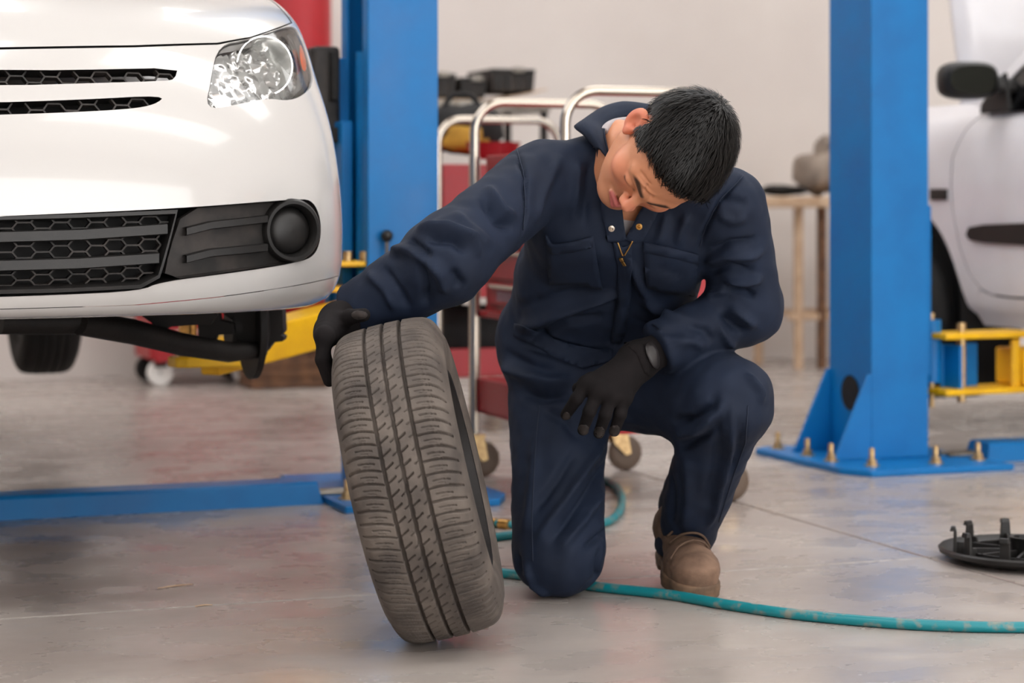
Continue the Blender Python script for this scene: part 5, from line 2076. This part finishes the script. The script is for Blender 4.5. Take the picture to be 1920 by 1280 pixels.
# ---- gloves
def glove(name, K, MID, TIP, wrist, thumb, palm_r, cuff, label):
    wrist, K, MID, TIP = a3(wrist), [a3(k) for k in K], [a3(k) for k in MID], [a3(k) for k in TIP]
    th_ = [a3(t) for t in thumb]
    c0, c1 = a3(cuff[0]), a3(cuff[1])

    def f(Q):
        d = cap(Q, wrist, K[0], .026, .0145)
        for k in K[1:]:
            d = smin(d, cap(Q, wrist, k, .026, .0145), .022)
        for a, b in zip(K[:-1], K[1:]):
            d = smin(d, cap(Q, a, b, .0135), .012)
        fg = None
        for k, mm, t in zip(K, MID, TIP):
            q = smin(cap(Q, k, mm, .0128, .0118), cap(Q, mm, t, .0118, .0102), .004)
            fg = q if fg is None else np.minimum(fg, q)
        d = smin(d, fg, .008)
        tq_ = smin(cap(Q, th_[0], th_[1], .017, .0135), cap(Q, th_[1], th_[2], .0135, .0115), .006)
        d = smin(d, tq_, .012)
        return smin(d, cap(Q, c0, c1, .034, .032), .02)
    pts = np.array(K + MID + TIP + [wrist, c0, c1] + th_)
    v, q = nets(f, pts.min(0) - .045, pts.max(0) + .045, .0024)
    v, n = relax(f, v)
    # knuckle creases
    for k in K:
        d = np.linalg.norm(v - k, axis=1)
        v = v + n * (.0016 * np.exp(-(d / .011) ** 2))[:, None]
    o = sculpt(name, 'glove_cloth', man, v, q)
    o['label'] = label
    return o, v, q


gl, gv, gq_ = glove('glove', [P(1100, 720, 3.935), P(1122, 733, 3.92), P(1146, 740, 3.92), P(1170, 744, 3.935)],
                    [P(1081, 748, 3.922), P(1105, 772, 3.91), P(1135, 778, 3.912), P(1163, 776, 3.925)],
                    [P(1061, 777, 3.945), P(1093, 806, 3.935), P(1123, 812, 3.935), P(1152, 808, 3.945)],
                    P(1192, 680, 3.975), [P(1150, 700, 3.985), P(1108, 712, 3.975), P(1084, 728, 3.965)], .02, (P(1200, 673, 3.98), P(1246, 652, 4.0)),
                    'black work glove hanging relaxed over the thigh')
gbvh = BVHTree.FromPolygons([Vector(p) for p in gv], [tuple(int(i) for i in f) for f in gq_])
draped('wrist_strap', 'glove_rubber', gl, gbvh, rounded([(1206, 648), (1222, 644), (1232, 660), (1234, 684), (1226, 692), (1214, 676)], 2), .002, 5, .004)
draped('cuff_band', 'glove_cloth', gl, gbvh, [(1170, 644), (1190, 632), (1206, 645), (1222, 690), (1218, 706), (1208, 700), (1194, 664)], .0008, 6, .0025)
for pts in ([(1058, 772), (1066, 772), (1070, 782), (1062, 790), (1054, 784)], [(1084, 796), (1104, 796), (1102, 814), (1088, 814)], [(1114, 800), (1134, 800), (1132, 820), (1116, 820)], [(1144, 798), (1162, 796), (1160, 816), (1144, 817)]):
    draped('finger_tip', 'glove_palm', gl, gbvh, rounded(pts, 1), .0004, 4, .0012)
YS = (3.665, 3.690, 3.716, 3.742)
gr_, rv, rq = glove('glove', [P(608 + 1.5 * k, 630 - 3 * k, y) for k, y in enumerate(YS)], [P(604 + k, 674 - 3 * k, y - .004) for k, y in enumerate(YS)],
                    [P(617 + 1.5 * k, 714 - 6 * k, y) for k, y in enumerate(YS)], P(634, 606, 3.79), [P(630, 610, 3.765), P(656, 594, 3.715), P(682, 590, 3.68)], .02,
                    (P(640, 604, 3.80), P(664, 592, 3.84)), 'black work glove gripping the top of the tire')
rbvh = BVHTree.FromPolygons([Vector(p) for p in rv], [tuple(int(i) for i in f) for f in rq])
draped('thumb_pad', 'glove_palm', gr_, rbvh, rounded([(658, 590), (668, 582), (684, 584), (690, 590), (684, 597), (668, 599)], 1), .0004, 4, .0015)


# ---- boots
def boot(origin, fwd, upv, label):
    fwd = Vector(fwd).normalized()
    sd = fwd.cross(Vector(upv)).normalized()
    upv = sd.cross(fwd).normalized()
    M = Matrix((sd, fwd, upv)).transposed().to_4x4()
    M.translation = Vector(origin)
    Mn = np.array(M)
    R3, T3 = Mn[:3, :3].astype(np.float32), Mn[:3, 3].astype(np.float32)

    def foot2(Q, g):
        P2 = Q.copy()
        P2[:, 2] = 0
        d = cap(P2, (0, .040, 0), (0, .07, 0), .036 + g, .034 + g)
        d = smin(d, cap(P2, (.001, .07, 0), (.003, .185, 0), .033 + g, .047 + g), .02)
        return smin(d, cap(P2, (.003, .185, 0), (.003, .243, 0), .047 + g, .043 + g), .02)

    def upper(Q):
        d = ell(Q, (.003, .222, .047), (.048, .066, .036))
        d = smin(d, cap(Q, (.002, .185, .046), (0, .075, .090), .039, .044), .03)
        d = smin(d, cap(Q, (0, .045, .05), (0, .058, .080), .039, .043), .03)
        d = smin(d, cap(Q, (0, .070, .085), (0, .100, .120), .044, .040), .02)
        d = smin(d, smax(foot2(Q, -.002), np.abs(Q[:, 2] - .035) - .018, .008), .015)
        return smax(d, .018 - Q[:, 2], .004)

    def sole(Q):
        d = smax(foot2(Q, .004), np.abs(Q[:, 2] - .020) - .0085, .005)
        hl = smax(smax(foot2(Q, .003), np.abs(Q[:, 2] - .012) - .012, .004), np.abs(Q[:, 1] - .035) - .045, .004)
        fo = smax(smax(foot2(Q, .003), np.abs(Q[:, 2] - .009) - .009, .004), .125 - Q[:, 1], .004)
        return smin(np.minimum(hl, fo), d, .003)

    def mk(f, lo, hi, h):
        v, q = nets(f, lo, hi, h)
        v, n = relax(f, v)
        return v, q, n
    v, q, n = mk(upper, (-.07, -.02, .0), (.07, .31, .27), .0032)
    cr = np.array([mnoise.noise(Vector((p[0] * 40, p[1] * 70, p[2] * 60))) for p in v])
    v = v + n * (cr * .0016)[:, None]
    # toe cap seam
    dd = np.abs(np.linalg.norm(v - np.array((.003, .262, .03)), axis=1) - .085)
    v = v - n * (.0016 * np.exp(-(dd / .0035) ** 2))[:, None]
    W_ = lambda a: a @ R3.T.astype(float) + T3.astype(float)
    up_ = sculpt('boot', 'boot_leather', man, W_(v), q)
    up_['label'] = label
    v, q, n = mk(sole, (-.07, -.02, -.01), (.07, .31, .045), .003)
    sl = sculpt('boot_sole', 'boot_sole', up_, W_(v), q)
    for k in range(3):
        m = MB()
        y0 = .200 - k * .018
        z0 = .084 + k * .010
        m.tube(smooth_path([(-.040, y0 - .012, z0 - .022), (-.022, y0 + .004, z0 + .004), (0, y0 + .008, z0 + .012), (.022, y0 - .004, z0 + .004), (.040, y0 - .018, z0 - .016)], 5), .0025, 8, M)
        m.build('lace', 'lace', up_, smooth=True, world=True)
    m = MB().tube(smooth_path([(0, .208, .097), (.018, .214, .094), (.036, .222, .085), (.050, .228, .066)], 5), .0022, 8, M)
    m.build('lace_end', 'lace', up_, smooth=True, world=True)
    return up_


boot((.322, 4.318, .034), (.034, -.258, -.029), (0, 0, 1), 'tan suede work boot planted flat on the toe')
boot((.125, 4.64, .225), (-.02, -.05, -.95), (0, 1, .0), 'tan suede work boot folded back behind the kneeling knee')
